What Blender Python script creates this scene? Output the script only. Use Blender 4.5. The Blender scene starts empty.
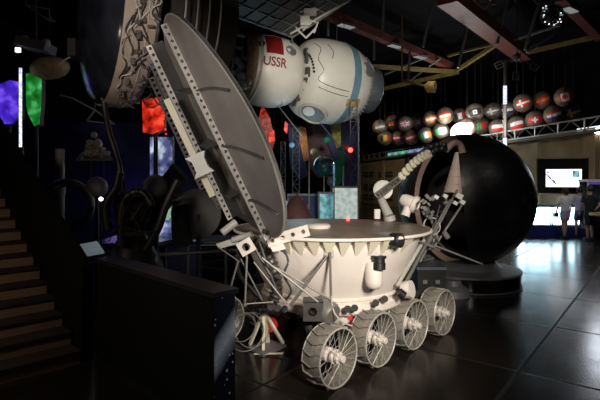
import bpy, math, random
from mathutils import Vector, Matrix
random.seed(7)
V = Vector
PI = math.pi
sc = bpy.context.scene
col = sc.collection
F, CX, HY, EYE = 470.0, 300.0, 180.0, 1.8
def P(px, py, D):
    return V(((px-CX)/F*D, D, EYE-(py-HY)/F*D))

# ------------------------------------------------------------------ materials
def mat(name, c, rough=.6, metal=0., var=.15, scale=8., bump=0., spec=None, coat=0.):
    m = bpy.data.materials.new(name); m.use_nodes = True
    nt = m.node_tree; b = nt.nodes['Principled BSDF']
    b.inputs['Roughness'].default_value = rough; b.inputs['Metallic'].default_value = metal
    if spec is not None: b.inputs['Specular IOR Level'].default_value = spec
    if coat: b.inputs['Coat Weight'].default_value = coat; b.inputs['Coat Roughness'].default_value = .08
    tc = nt.nodes.new('ShaderNodeTexCoord'); nz = nt.nodes.new('ShaderNodeTexNoise')
    nz.inputs['Scale'].default_value = scale; nz.inputs['Detail'].default_value = 5
    nt.links.new(tc.outputs['Object'], nz.inputs['Vector'])
    rp = nt.nodes.new('ShaderNodeValToRGB')
    rp.color_ramp.elements[0].position = .3; rp.color_ramp.elements[1].position = .7
    rp.color_ramp.elements[0].color = (*[x*(1-var) for x in c], 1)
    rp.color_ramp.elements[1].color = (*[min(1, x*(1+var)) for x in c], 1)
    nt.links.new(nz.outputs['Fac'], rp.inputs['Fac']); nt.links.new(rp.outputs['Color'], b.inputs['Base Color'])
    if bump:
        bp = nt.nodes.new('ShaderNodeBump'); bp.inputs['Strength'].default_value = bump; bp.inputs['Distance'].default_value = .02
        nt.links.new(nz.outputs['Fac'], bp.inputs['Height']); nt.links.new(bp.outputs['Normal'], b.inputs['Normal'])
    return m
def glow(name, c1, c2, strength, scale=3., c3=None):
    m = bpy.data.materials.new(name); m.use_nodes = True
    nt = m.node_tree; b = nt.nodes['Principled BSDF']
    b.inputs['Base Color'].default_value = (.02, .02, .02, 1); b.inputs['Roughness'].default_value = .4
    tc = nt.nodes.new('ShaderNodeTexCoord'); nz = nt.nodes.new('ShaderNodeTexNoise')
    nz.inputs['Scale'].default_value = scale; nz.inputs['Detail'].default_value = 4
    nt.links.new(tc.outputs['Object'], nz.inputs['Vector'])
    rp = nt.nodes.new('ShaderNodeValToRGB'); e = rp.color_ramp.elements
    e[0].position = .35; e[1].position = .65; e[0].color = (*c1, 1); e[1].color = (*c2, 1)
    if c3: k = e.new(.5); k.color = (*c3, 1)
    nt.links.new(nz.outputs['Fac'], rp.inputs['Fac']); nt.links.new(rp.outputs['Color'], b.inputs['Emission Color'])
    b.inputs['Emission Strength'].default_value = strength
    return m
def glass(name, c=(1, 1, 1), rough=.05):
    m = bpy.data.materials.new(name); m.use_nodes = True
    nt = m.node_tree; b = nt.nodes['Principled BSDF']; o = nt.nodes['Material Output']
    nt.nodes.remove(b)
    tr = nt.nodes.new('ShaderNodeBsdfTransparent'); tr.inputs[0].default_value = (*c, 1)
    gl = nt.nodes.new('ShaderNodeBsdfGlossy'); gl.inputs['Roughness'].default_value = rough
    fr = nt.nodes.new('ShaderNodeFresnel'); fr.inputs[0].default_value = 1.5
    mx = nt.nodes.new('ShaderNodeMixShader')
    nt.links.new(fr.outputs[0], mx.inputs[0]); nt.links.new(tr.outputs[0], mx.inputs[1]); nt.links.new(gl.outputs[0], mx.inputs[2])
    nt.links.new(mx.outputs[0], o.inputs[0])
    return m

M = dict(
    cream=mat('cream_paint', (.78, .71, .65), .5, 0, .06, 3),
    ivory=mat('ivory_paint', (.84, .78, .60), .5, 0, .06, 6),
    deck=mat('deck_metal', (.26, .20, .16), .4, .35, .25, 5),
    lidgrey=mat('lid_grey', (.27, .25, .24), .5, .2, .1, 4),
    lidstrip=mat('lid_strip', (.90, .87, .82), .45, .0, .06, 9),
    liddark=mat('lid_dark', (.10, .098, .095), .5, .2, .2, 4),
    tyre=mat('woven_wheel_mesh', (.25, .23, .20), .75, .2, .25, 40, .3),
    rimw=mat('wheel_rim_white', (.50, .47, .42), .45, .2, .08, 10),
    hub=mat('hub_white', (.72, .66, .60), .45, 0, .06, 10),
    steel=mat('brushed_steel', (.24, .23, .21), .5, .5, .1, 12),
    dsteel=mat('dark_steel', (.10, .095, .09), .45, .6, .2, 12),
    black=mat('black_paint', (.012, .012, .013), .45, 0, .2, 8),
    blackm=mat('black_matt', (.004, .004, .004), .9, 0, .2, 8, 0, .2),
    red=mat('red_paint', (.20, .010, .010), .5, 0, .08, 9),
    charred=mat('charred_shell', (.010, .010, .011), .42, 0, .6, 5, .6),
    inner=mat('dark_lining', (.016, .014, .013), .8, 0, .3, 8),
    pink=mat('pinkish_rim', (.42, .29, .24), .6, 0, .12, 14),
    cone=mat('pale_pink_cone', (.62, .50, .44), .5, 0, .08, 8),
    white=mat('white_shell', (.62, .61, .56), .4, 0, .06, 2.5),
    wgrey=mat('greywhite_shell', (.42, .41, .38), .45, 0, .10, 4),
    blue=mat('blue_band', (.12, .24, .32), .5, 0, .15, 6),
    ochre=mat('ochre_cloth', (.34, .25, .12), .8, 0, .35, 12),
    concrete=mat('concrete', (.17, .125, .07), .85, 0, .22, 1.2, .2),
    concd=mat('opening_shade', (.02, .018, .015), .8, 0, .3, 2),
    beam=mat('rust_red_beam', (.11, .028, .02), .6, .1, .3, 3),
    ybeam=mat('ochre_beam', (.11, .08, .02), .6, .1, .3, 3),
    gbeam=mat('grey_rail', (.16, .16, .16), .5, .5, .2, 5),
    ceil=mat('ceiling_black', (.006, .006, .008), .9, 0, .3, 1, 0, .1),
    wall=mat('dark_wall', (.008, .008, .014), .9, 0, .3, 1, 0, .1),
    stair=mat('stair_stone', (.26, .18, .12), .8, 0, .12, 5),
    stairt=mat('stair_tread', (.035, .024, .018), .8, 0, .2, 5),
    brown=mat('brown_sphere', (.10, .075, .055), .5, .1, .3, 6),
    fr=mat('flag_red', (.45, .02, .015), .6), fw=mat('flag_white', (.62, .6, .58), .6),
    fb=mat('flag_blue', (.02, .03, .18), .6), fk=mat('flag_black', (.01, .01, .01), .6),
    fy=mat('flag_gold', (.55, .33, .03), .6), fg=mat('flag_green', (.02, .28, .06), .6),
    fo=mat('flag_orange', (.55, .16, .03), .6), fn=mat('flag_grey', (.14, .14, .15), .6),
    lampg=glow('ceiling_lamp', (.8, .85, .9), (1, 1, 1), .22),  # slight glow makes the switched-off battens look lit
    flood=glow('flood_lamp', (1, 1, 1), (.95, 1, .98), 22),
    tv=glow('tv_picture', (.95, .93, 1), (1, 1, 1), 2.2, 1.5, (.98, .96, 1)),
    tvp=glow('tv_purple', (.10, .02, .16), (.20, .05, .28), .7, 6),
    case=glow('showcase_light', (.45, .78, 1), (.75, .93, 1), 17.0, 1.5),
    caseb=mat('showcase_blue', (.02, .03, .16), .35, 0, .1, 5),
    purple=glow('purple_panel', (.02, .005, .20), (.26, .12, 1), 1.0, 3.2, (.07, .02, .6)),
    green=glow('green_panel', (.005, .10, .01), (.16, .9, .28), .6, 3.4, (.01, .3, .03)),
    redp=glow('red_panel', (.14, .004, .0), (1, .10, .04), 1.0, 5, (.7, .02, .008)),
    redp2=glow('red_flame', (.12, .004, .0), (1, .12, .04), .45, 7, (.45, .02, .01)),
    strip=glow('light_strip', (.25, .3, .5), (.9, .95, 1), 1.6, 22),
    violet=glow('violet_wall', (.008, .006, .02), (.025, .015, .07), .25, .5),
    vlamp=glow('violet_dots', (.1, .08, 1), (.2, .15, 1), 1.2, 3),
    redl=glow('red_lamp', (1, .03, .02), (1, .05, .03), 9, 3),
    wlamp=glow('small_white_lamp', (1, .9, .8), (1, 1, .95), 6, 3),
    wlamp2=glow('corner_lamp', (1, .85, .6), (1, .95, .8), 14, 3),
    poster=glow('lit_poster', (.02, .08, .22), (.35, .7, .95), .8, 5, (.08, .35, .30)),
    kiosk=glow('lit_cloth', (.50, .62, .58), (.9, 1, .95), .55, 9),
    aqua=glow('aqua_light', (.02, .10, .16), (.25, .6, .8), .5, 4),
    cyan=glow('exhibit_glow', (.01, .02, .05), (.75, .85, 1), .8, 3.5, (.12, .14, .35)),
    gglow=glow('green_exhibit', (.05, .3, .06), (.9, 1, .6), .8, 7, (.4, .6, .5)),
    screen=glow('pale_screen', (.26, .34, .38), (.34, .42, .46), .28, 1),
    bannerd=mat('dark_blue_banner', (.03, .035, .12), .7, 0, .3, 3),
    bannerb=mat('brown_banner', (.09, .04, .04), .7, 0, .4, 3),
    banner_y=mat('yellow_green_banner', (.30, .28, .05), .7, 0, .5, 6),
    banner_g=mat('green_banner', (.01, .20, .08), .7, 0, .4, 3),
    orangeb=mat('orange_panel', (.50, .20, .04), .6, 0, .4, 6),
    globe=mat('globe_surface', (.03, .12, .16), .15, 0, .6, 3, 0, .6, .6),
    glass=glass('clear_glass', (.92, .95, .95)),
    acrylic=glass('acrylic', (.55, .53, .50), .15),
    skin=mat('skin', (.42, .24, .17), .6, 0, .05), hair=mat('dark_hair', (.02, .013, .01), .6, 0, .2, 20),
    shirtw=mat('white_shirt', (.75, .68, .66), .8, 0, .06), shortl=mat('lilac_shorts', (.36, .28, .42), .8, 0, .08),
    shirtv=mat('pale_lavender_shirt', (.36, .34, .50), .8, 0, .06), denim=mat('blue_denim', (.05, .06, .13), .8, 0, .2),
    clothk=mat('black_cloth', (.01, .01, .012), .85, 0, .2), tan=mat('tan_top', (.50, .40, .20), .5, 0, .1),
    glint=mat('sphere_glass', (.05, .05, .055), .12, .9, .2, 6),
    solar=mat('solar_cells', (.030, .028, .026), .4, .2, .25, 10),
    line=mat('pale_line', (.22, .22, .21), .5, .1, .1, 8),
    line2=mat('dim_line', (.16, .16, .15), .5, .2, .1, 8),
    shiny=mat('glossy_dark_dome', (.02, .024, .035), .16, .2, .5, 2.5, .05),
    boxg=mat('case_grey', (.14, .14, .15), .5, .1, .1, 6),
    bluish=mat('bluish_metal', (.22, .27, .32), .3, .6, .15, 5),
)
# printed nebula end panel
def nebula():
    m = bpy.data.materials.new('nebula_print'); m.use_nodes = True
    nt = m.node_tree; b = nt.nodes['Principled BSDF']; b.inputs['Roughness'].default_value = .22
    tc = nt.nodes.new('ShaderNodeTexCoord')
    nz = nt.nodes.new('ShaderNodeTexNoise'); nz.inputs['Scale'].default_value = 5; nz.inputs['Detail'].default_value = 4
    nt.links.new(tc.outputs['Object'], nz.inputs['Vector'])
    # band of haze crossing the panel obliquely (printed picture)
    sp = nt.nodes.new('ShaderNodeSeparateXYZ'); nt.links.new(tc.outputs['Object'], sp.inputs[0])
    a = nt.nodes.new('ShaderNodeMath'); a.operation = 'MULTIPLY_ADD'; a.inputs[1].default_value = -1.6; 
    nt.links.new(sp.outputs['X'], a.inputs[0]); nt.links.new(sp.outputs['Z'], a.inputs[2])
    s = nt.nodes.new('ShaderNodeMath'); s.operation = 'SUBTRACT'; s.inputs[1].default_value = -.62; nt.links.new(a.outputs[0], s.inputs[0])
    ab = nt.nodes.new('ShaderNodeMath'); ab.operation = 'ABSOLUTE'; nt.links.new(s.outputs[0], ab.inputs[0])
    mr = nt.nodes.new('ShaderNodeMapRange'); mr.inputs['From Min'].default_value = 0; mr.inputs['From Max'].default_value = .16
    mr.inputs['To Min'].default_value = 1; mr.inputs['To Max'].default_value = 0; nt.links.new(ab.outputs[0], mr.inputs['Value'])
    mu = nt.nodes.new('ShaderNodeMath'); mu.operation = 'MULTIPLY'; nt.links.new(mr.outputs[0], mu.inputs[0]); nt.links.new(nz.outputs['Fac'], mu.inputs[1])
    vo = nt.nodes.new('ShaderNodeTexVoronoi'); vo.inputs['Scale'].default_value = 22; nt.links.new(tc.outputs['Object'], vo.inputs['Vector'])
    st = nt.nodes.new('ShaderNodeMath'); st.operation = 'LESS_THAN'; st.inputs[1].default_value = .17; nt.links.new(vo.outputs['Distance'], st.inputs[0])
    mx = nt.nodes.new('ShaderNodeMath'); mx.operation = 'MAXIMUM'; nt.links.new(mu.outputs[0], mx.inputs[0])
    s2 = nt.nodes.new('ShaderNodeMath'); s2.operation = 'MULTIPLY'; s2.inputs[1].default_value = .55; nt.links.new(st.outputs[0], s2.inputs[0]); nt.links.new(s2.outputs[0], mx.inputs[1])
    rp = nt.nodes.new('ShaderNodeValToRGB'); rp.color_ramp.elements[0].color = (.012, .013, .02, 1); rp.color_ramp.elements[1].color = (.65, .68, .75, 1)
    rp.color_ramp.elements[1].position = .6
    nt.links.new(mx.outputs[0], rp.inputs['Fac']); nt.links.new(rp.outputs['Color'], b.inputs['Base Color'])
    return m
M['nebula'] = nebula(); M['beamc'] = mat('roof_edge', (.08, .065, .045), .8)
def floor_mat():
    m = bpy.data.materials.new('polished_floor'); m.use_nodes = True
    nt = m.node_tree; b = nt.nodes['Principled BSDF']
    tc = nt.nodes.new('ShaderNodeTexCoord'); mp = nt.nodes.new('ShaderNodeMapping'); mp.inputs['Rotation'].default_value = (0, 0, math.radians(38))
    mp.inputs['Location'].default_value = (.166, .03, 0)
    nt.links.new(tc.outputs['Object'], mp.inputs['Vector'])
    br = nt.nodes.new('ShaderNodeTexBrick'); br.offset = 0; br.squash = 1
    br.inputs['Scale'].default_value = 1; br.inputs['Brick Width'].default_value = 1.7; br.inputs['Row Height'].default_value = 1.7
    br.inputs['Mortar Size'].default_value = .018; br.inputs['Mortar Smooth'].default_value = .3
    br.inputs['Color1'].default_value = (.030, .022, .017, 1); br.inputs['Color2'].default_value = (.021, .016, .013, 1); br.inputs['Mortar'].default_value = (.003, .003, .003, 1)
    nt.links.new(mp.outputs[0], br.inputs['Vector'])
    nz = nt.nodes.new('ShaderNodeTexNoise'); nz.inputs['Scale'].default_value = 2.2; nz.inputs['Detail'].default_value = 6
    nt.links.new(tc.outputs['Object'], nz.inputs['Vector'])
    mx = nt.nodes.new('ShaderNodeMix'); mx.data_type = 'RGBA'; mx.blend_type = 'MULTIPLY'; mx.inputs['Factor'].default_value = .6
    nt.links.new(br.outputs['Color'], mx.inputs[6]); nt.links.new(nz.outputs['Color'], mx.inputs[7])
    nt.links.new(mx.outputs[2], b.inputs['Base Color'])
    mr = nt.nodes.new('ShaderNodeMapRange'); mr.inputs['To Min'].default_value = .14; mr.inputs['To Max'].default_value = .30
    nt.links.new(nz.outputs['Fac'], mr.inputs['Value'])
    ad = nt.nodes.new('ShaderNodeMath'); ad.operation = 'MULTIPLY_ADD'; ad.inputs[1].default_value = .5
    nt.links.new(br.outputs['Fac'], ad.inputs[0]); nt.links.new(mr.outputs[0], ad.inputs[2]); nt.links.new(ad.outputs[0], b.inputs['Roughness'])
    bp = nt.nodes.new('ShaderNodeBump'); bp.inputs['Strength'].default_value = .25; bp.inputs['Distance'].default_value = .02; bp.invert = True
    nt.links.new(br.outputs['Fac'], bp.inputs['Height']); nt.links.new(bp.outputs['Normal'], b.inputs['Normal'])
    return m
M['floor'] = floor_mat()

# ------------------------------------------------------------------ mesh builder
WM = {}
def frame(d, up=V((0, 0, 1))):
    d = V(d).normalized()
    if abs(d.dot(up)) > .98: up = V((1, 0, 0))
    a = up.cross(d).normalized(); b = d.cross(a)
    return a, b, d
class MB:
    def __init__(s): s.v = []; s.f = []; s.mi = []; s.cur = 0
    def q(s, idx): s.f.append(idx); s.mi.append(s.cur)
    def box(s, c, size, ax=None):
        c = V(c); X, Y, Z = ax if ax else (V((1, 0, 0)), V((0, 1, 0)), V((0, 0, 1)))
        n = len(s.v); hx, hy, hz = [k/2 for k in size]
        for i, j, k in ((-1,-1,-1),(1,-1,-1),(1,1,-1),(-1,1,-1),(-1,-1,1),(1,-1,1),(1,1,1),(-1,1,1)):
            s.v.append(c+V(X)*hx*i+V(Y)*hy*j+V(Z)*hz*k)
        for f in ((0,3,2,1),(4,5,6,7),(0,1,5,4),(1,2,6,5),(2,3,7,6),(3,0,4,7)): s.q([n+t for t in f])
        return s
    def bar(s, p0, p1, w, h=None, up=V((0, 0, 1))):
        p0, p1 = V(p0), V(p1); a, b, d = frame(p1-p0, up); h = h or w
        return s.box((p0+p1)/2, (w, h, (p1-p0).length), (a, b, d))
    def lathe(s, prof, o, axis=(0, 0, 1), seg=24, a0=0., a1=2*PI, ref=None, thick=False):
        o = V(o); a, b, d = frame(axis)
        if ref is not None:
            a = (V(ref)-d*V(ref).dot(d)).normalized(); b = d.cross(a)
        full = abs(a1-a0-2*PI) < 1e-6; m = seg if full else seg+1; n = len(s.v)
        for (r, z) in prof:
            for i in range(m):
                t = a0+(a1-a0)*i/seg
                s.v.append(o+d*z+(a*math.cos(t)+b*math.sin(t))*r)
        for j in range(len(prof)-1):
            for i in range(seg):
                i2 = (i+1) % m
                s.q([n+j*m+i, n+j*m+i2, n+(j+1)*m+i2, n+(j+1)*m+i])
        return s
    def tube(s, p0, p1, r, r2=None, seg=10, caps=True):
        p0, p1 = V(p0), V(p1); L = (p1-p0).length; r2 = r if r2 is None else r2
        pr = [(r, 0), (r2, L)]
        if caps: pr = [(1e-4, 0)]+pr+[(1e-4, L)]
        return s.lathe(pr, p0, p1-p0, seg)
    def path(s, pts, r, seg=6):
        pts = [V(p) for p in pts]; n = len(s.v); up = V((.13, .2, .97))
        for k, p in enumerate(pts):
            d = (pts[min(k+1, len(pts)-1)]-pts[max(k-1, 0)])
            a, b, _ = frame(d, up)
            for i in range(seg):
                t = 2*PI*i/seg; s.v.append(p+(a*math.cos(t)+b*math.sin(t))*r)
        for k in range(len(pts)-1):
            for i in range(seg):
                j = (i+1) % seg
                s.q([n+k*seg+i, n+k*seg+j, n+(k+1)*seg+j, n+(k+1)*seg+i])
        s.q([n+i for i in range(seg)][::-1]); s.q([n+(len(pts)-1)*seg+i for i in range(seg)])
        return s
    def curve(s, pts, r, seg=6, sub=6):
        pts = [V(p) for p in pts]; out = []
        for i in range(len(pts)-1):
            p0 = pts[max(i-1, 0)]; p1 = pts[i]; p2 = pts[i+1]; p3 = pts[min(i+2, len(pts)-1)]
            for k in range(sub):
                t = k/sub
                out.append(.5*((2*p1)+(p2-p0)*t+(2*p0-5*p1+4*p2-p3)*t*t+(3*p1-p0-3*p2+p3)*t**3))
        out.append(pts[-1]); return s.path(out, r, seg)
    def sphere(s, c, r, seg=16, rings=10, axis=(0, 0, 1), sc_=1., sx=1.):
        pr = [(max(1e-4, r*math.sin(PI*i/rings))*sx, -r*sc_*math.cos(PI*i/rings)) for i in range(rings+1)]
        return s.lathe(pr, c, axis, seg)
    def torus(s, c, R, r, axis=(0, 0, 1), seg=32, rs=8, a0=0, a1=2*PI, ref=None):
        pr = [(R+r*math.cos(2*PI*i/rs), r*math.sin(2*PI*i/rs)) for i in range(rs+1)]
        return s.lathe(pr, c, axis, seg, a0, a1, ref)
    def prism(s, pts, d):
        d = V(d); n = len(s.v); k = len(pts)
        for p in pts: s.v.append(V(p))
        for p in pts: s.v.append(V(p)+d)
        s.q([n+i for i in range(k)][::-1]); s.q([n+k+i for i in range(k)])
        for i in range(k): s.q([n+i, n+(i+1) % k, n+k+(i+1) % k, n+k+i])
        return s
    def loft(s, secs, seg=14):      # secs: (center, rx, ry)
        n = len(s.v)
        for c, rx, ry in secs:
            for i in range(seg):
                t = 2*PI*i/seg; s.v.append(V(c)+V((rx*math.cos(t), ry*math.sin(t), 0)))
        for k in range(len(secs)-1):
            for i in range(seg):
                j = (i+1) % seg
                s.q([n+k*seg+i, n+k*seg+j, n+(k+1)*seg+j, n+(k+1)*seg+i])
        s.q([n+i for i in range(seg)][::-1]); s.q([n+(len(secs)-1)*seg+i for i in range(seg)])
        return s
    def perf(s, o, X, Y, w, h, cell, t, round_hole=.34):
        """a perforated strip: w along X, h along Y, square cells each with an octagonal hole, thickness t"""
        o, X, Y = V(o), V(X), V(Y); N = X.cross(Y).normalized()*t
        n = max(1, int(round(w/cell))); cw = w/n
        for i in range(n):
            c = o+X*(cw*(i+.5))+Y*(h/2); rr = min(cw, h)*round_hole
            outer = []; inner = []
            for k in range(8):
                a = 2*PI*k/8+PI/8; dx, dy = math.cos(a), math.sin(a)
                inner.append(c+X*dx*rr+Y*dy*rr)
                m = max(abs(dx), abs(dy)); outer.append(c+X*(dx/m*cw/2)+Y*(dy/m*h/2))
            # snap diagonal directions to the corners by using 8 ring points + corner fans
            b = len(s.v)
            for off in (V((0, 0, 0)), N):
                for p in outer: s.v.append(p+off)
                for p in inner: s.v.append(p+off)
                for (sx, sy) in ((1, 1), (-1, 1), (-1, -1), (1, -1)): s.v.append(c+X*sx*cw/2+Y*sy*h/2+off)
            for side in (0, 1):
                B = b+side*20
                for k in range(8):
                    j = (k+1) % 8; s.q([B+k, B+j, B+8+j, B+8+k])
                for ci, k in enumerate((0, 2, 4, 6)): s.q([B+k, B+16+ci, B+k+1])
            for k in range(8):
                j = (k+1) % 8; s.q([b+8+k, b+8+j, b+28+j, b+28+k])
        return s
    def build(s, name, m, parent=None, mats=None):
        me = bpy.data.meshes.new(name)
        if parent is None:
            xs = [p.x for p in s.v]; ys = [p.y for p in s.v]; zs = [p.z for p in s.v]
            org = V(((min(xs)+max(xs))/2, (min(ys)+max(ys))/2, min(zs))); Wl = Matrix.Translation(org)
        else: Wl = WM[parent]
        inv = Wl.inverted()
        me.from_pydata([inv@p for p in s.v], [], s.f); me.update()
        for k in (mats or [m]): me.materials.append(M[k] if isinstance(k, str) else k)
        me.polygons.foreach_set('material_index', s.mi); me.polygons.foreach_set('use_smooth', [True]*len(me.polygons))
        me.set_sharp_from_angle(angle=math.radians(38))
        o = bpy.data.objects.new(name, me); col.objects.link(o)
        if parent is not None: o.parent = parent
        else: o.matrix_world = Wl
        WM[o] = Wl
        return o
def tag(o, label=None, cat=None, group=None, kind=None):
    if label: o['label'] = label
    if cat: o['category'] = cat
    if group: o['group'] = group
    if kind: o['kind'] = kind
    return o
def empty(name, loc, label, cat, group=None, rot=0):
    o = bpy.data.objects.new(name, None); col.objects.link(o)
    o.location = loc; o.rotation_euler.z = rot; o.empty_display_size = .1
    WM[o] = Matrix.Translation(V(loc))@Matrix.Rotation(rot, 4, 'Z')
    return tag(o, label, cat, group)
def text_mesh(body, size):
    cu = bpy.data.curves.new('t', 'FONT'); cu.body = body; cu.size = size; cu.align_x = 'CENTER'; cu.align_y = 'CENTER'; cu.offset = size*.02
    ob = bpy.data.objects.new('t', cu); col.objects.link(ob)
    dg = bpy.context.evaluated_depsgraph_get(); me = ob.evaluated_get(dg).to_mesh()
    vs = [v.co.copy() for v in me.vertices]; fs = [list(p.vertices) for p in me.polygons]
    ob.evaluated_get(dg).to_mesh_clear(); bpy.data.objects.remove(ob); bpy.data.curves.remove(cu)
    return vs, fs

# ------------------------------------------------------------------ the room
def struct(name, mb, m):
    return tag(mb.build(name, m), kind='structure')
struct('floor', MB().box((1.5, 20, -.1), (32, 56, .2)), 'floor')
struct('ceiling', MB().box((1.5, 20, 9.7), (32, 56, .2)), 'ceil')
struct('wall_left', MB().box((-14.5, 20, 4.8), (.2, 56, 9.6)), 'wall')
struct('wall_right', MB().box((17.4, 20, 4.8), (.2, 56, 9.6)), 'wall')
struct('wall_back', MB().box((1.5, 47.5, 4.8), (32, .2, 9.6)), 'wall')

# concrete gallery building along the right; its face runs from near right to far centre
WA, WB = V((9.90, 13.2, 0)), V((5.05, 39.8, 0)); wd = (WB-WA).normalized(); wn = V((wd.y, -wd.x, 0)).normalized()  # wn points into the building
if wn.x < 0: wn = -wn
Lw = (WB-WA).length
def wallpt(px, off=0.):      # point on the wall line seen under a column of the photo
    t = (px-CX)/F; D = (9.57+15*.182)/(t+.182); return V((t*D, D, 0))-wn*off
g = MB().box((WA+WB)/2+wn*1.6+V((0, 0, 1.66)), (3.2, Lw, 3.32), (wn, wd, V((0, 0, 1))))
struct('wall_gallery', g, 'concrete')
g = MB().box((WA+WB)/2+wn*1.5+V((0, 0, 3.37)), (3.4, Lw+.1, .10), (wn, wd, V((0, 0, 1))))
struct('trim_1', g, 'beamc')
# piers on the gallery front
pr = MB()
for px in (592, 536, 506, 452, 408, 384, 360):
    p = wallpt(px, .04); pr.box(p+V((0, 0, 1.62)), (.16, .5, 3.22), (wn, wd, V((0, 0, 1))))
struct('trim_2', pr, 'concrete')
# solid dark panes stand for the shade in the gallery's far openings
for i, (x0, x1, y0, y1) in enumerate([(364,374,172,177),(379,393,172,177),(364,374,184,190),(379,393,184,190),(364,374,194,199),(379,393,194,199)]):
    a, b = wallpt(x0, .02), wallpt(x1, .02)
    zt = EYE+(HY-y0)/F*a.y; zb = EYE+(HY-y1)/F*a.y
    c = (a+b)/2+V((0, 0, (zt+zb)/2))
    w = MB().box(c, (.06, (b-a).length, zt-zb), (wn, wd, V((0, 0, 1)))).build('window_%d' % (i+1), 'concd'); tag(w, kind='structure')
    m = MB().box(c-wn*.03, (.05, .12, zt-zb), (wn, wd, V((0, 0, 1)))); m.box(c-wn*.03, (.05, (b-a).length, .08), (wn, wd, V((0, 0, 1))))
    m.build('window_bar', 'gbeam', w)
# lit window strip on the gallery top
def rail():
    r = empty('gallery_railing', (WA+WB)/2+V((0, 0, 3.42)), 'grey zigzag truss railing along the concrete gallery roof', 'railing')
    o = V((0, 0, 3.42)); m = MB()
    m.bar(WA+o+V((0, 0, .42)), WB+o+V((0, 0, .42)), .05); m.bar(WA+o+V((0, 0, .06)), WB+o+V((0, 0, .06)), .05); m.build('rail', 'gbeam', r)
    n = 22
    for i in range(n+1):
        p = WA+(WB-WA)*i/n+o; MB().bar(p, p+V((0, 0, .42)), .045).build('post', 'gbeam', r)
    m = MB()
    for i in range(n):
        p = WA+(WB-WA)*i/n+o; q_ = WA+(WB-WA)*(i+.5)/n+o; p2 = WA+(WB-WA)*(i+1)/n+o
        m.tube(p, q_+V((0, 0, .42)), .018, seg=6); m.tube(q_+V((0, 0, .42)), p2, .018, seg=6)
    m.build('bracing', 'gbeam', r)
rail()
def lightbox(x0, x1, y0, y1, key, name, label, off=-1.0):
    a, b = wallpt(x0, off), wallpt(x1, off); D = (a.y+b.y)/2; zt, zb = EYE+(HY-y0)/F*D, EYE+(HY-y1)/F*D
    zb = 3.43
    c = (a+b)/2+V((0, 0, (zt+zb)/2)); r = empty(name, (a+b)/2+V((0, 0, zb)), label, 'light box')
    MB().box(c, (.15, (b-a).length, zt-zb), (wn, wd, V((0, 0, 1)))).build('housing', 'boxg', r)
    MB().box(c-wn*.08, (.02, (b-a).length*.96, (zt-zb)*.8), (wn, wd, V((0, 0, 1)))).build('lit_panel', key, r)
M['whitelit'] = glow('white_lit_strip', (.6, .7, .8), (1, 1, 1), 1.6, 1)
M['greenlit'] = glow('green_blue_strip', (.05, .8, .25), (.25, .32, .55), .9, .4, (.2, .35, .5))
lightbox(566, 600, 126, 133, 'whitelit', 'roof_light_box', 'long white light box lying on the gallery roof at the right edge', -.5)
lightbox(383, 424, 150, 157, 'greenlit', 'roof_light_box', 'green and blue light strip on the far gallery roof beneath the flag spheres', -.4)

# ------------------------------------------------------------------ lunar rover
u = V((.695, .719, 0)).normalized(); n = V((.719, -.695, 0)).normalized(); Z = V((0, 0, 1)); C0 = V((.36, 5.38, 0))
def RP(a, b, z): return C0+u*a+n*b+Z*z
rover = empty('lunar_rover', C0, 'cream eight-wheeled lunar rover with its round lid standing open', 'lunar rover')
def circ(phi, r, z): return C0+(u*math.cos(phi)+n*math.sin(phi))*r+Z*z
# body
body = MB().lathe([(.02,.46),(.69,.46),(.78,.465),(.80,.49),(.80,.555),(.775,.575),(.735,.58),(.735,.595),(.765,.60),(.765,.622),(.75,.628),(.80,.72),(.86,.84),(.92,.98),(.965,1.10),(.985,1.17),(.99,1.22)], C0, (0,0,1), 72).build('body', 'cream', rover)
m = MB()
for i in range(72):
    a = 2*PI*i/72; m.sphere(C0+V((math.cos(a)*.768, math.sin(a)*.768, .611)), .008, 6, 4)
m.build('rivet_row', 'ivory', body)
dk = MB().lathe([(.02,1.30),(.5,1.297),(.9,1.285),(1.06,1.272),(1.10,1.262),(1.105,1.245),(1.09,1.235),(.98,1.235),(.5,1.235),(.02,1.235)], C0, (0,0,1), 80).build('deck', 'deck', rover)
MB().torus(C0+Z*1.25, 1.10, .016, seg=80).build('deck_edge', 'cream', dk)
pc = P(318, 222, 4.95); MB().lathe([(.001,0),(.12,0),(.13,.015),(.13,.035),(.11,.05),(.001,.05)], (pc.x, pc.y, 1.288), (0,0,1), 28).build('round_cap', 'cream', dk)
tag(MB().sphere(V((P(348,217,5.9).x, 5.9, 1.31)), .022, 10, 6).build('red_lamp', 'redl', dk), 'small red light on the deck')
# pale wedge gussets under the deck edge
for i in range(46):
    a = 2*PI*i/46
    fwd = (u*math.cos(a)+n*math.sin(a)); ang = math.degrees(math.atan2(fwd.y, fwd.x))
    if not (-150 < ang < -42): continue
    tn = Z.cross(fwd)
    base = C0+fwd*.955
    m = MB()
    # a broad folded gusset: wide at the rim, a sharp toe on the body
    t0 = C0+fwd*1.085+Z*1.235; w = .060
    k = len(m.v)
    m.v += [t0-tn*w, t0+tn*w, C0+fwd*.99+Z*1.235-tn*w, C0+fwd*.99+Z*1.235+tn*w, C0+fwd*.958+Z*1.08-tn*.020, C0+fwd*.958+Z*1.08+tn*.004]
    for f in ([0,1,5,4],[2,4,5,3],[0,2,3,1],[0,4,2],[1,3,5]): m.q(f)
    m.build('gusset', 'ivory', rover)
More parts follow.
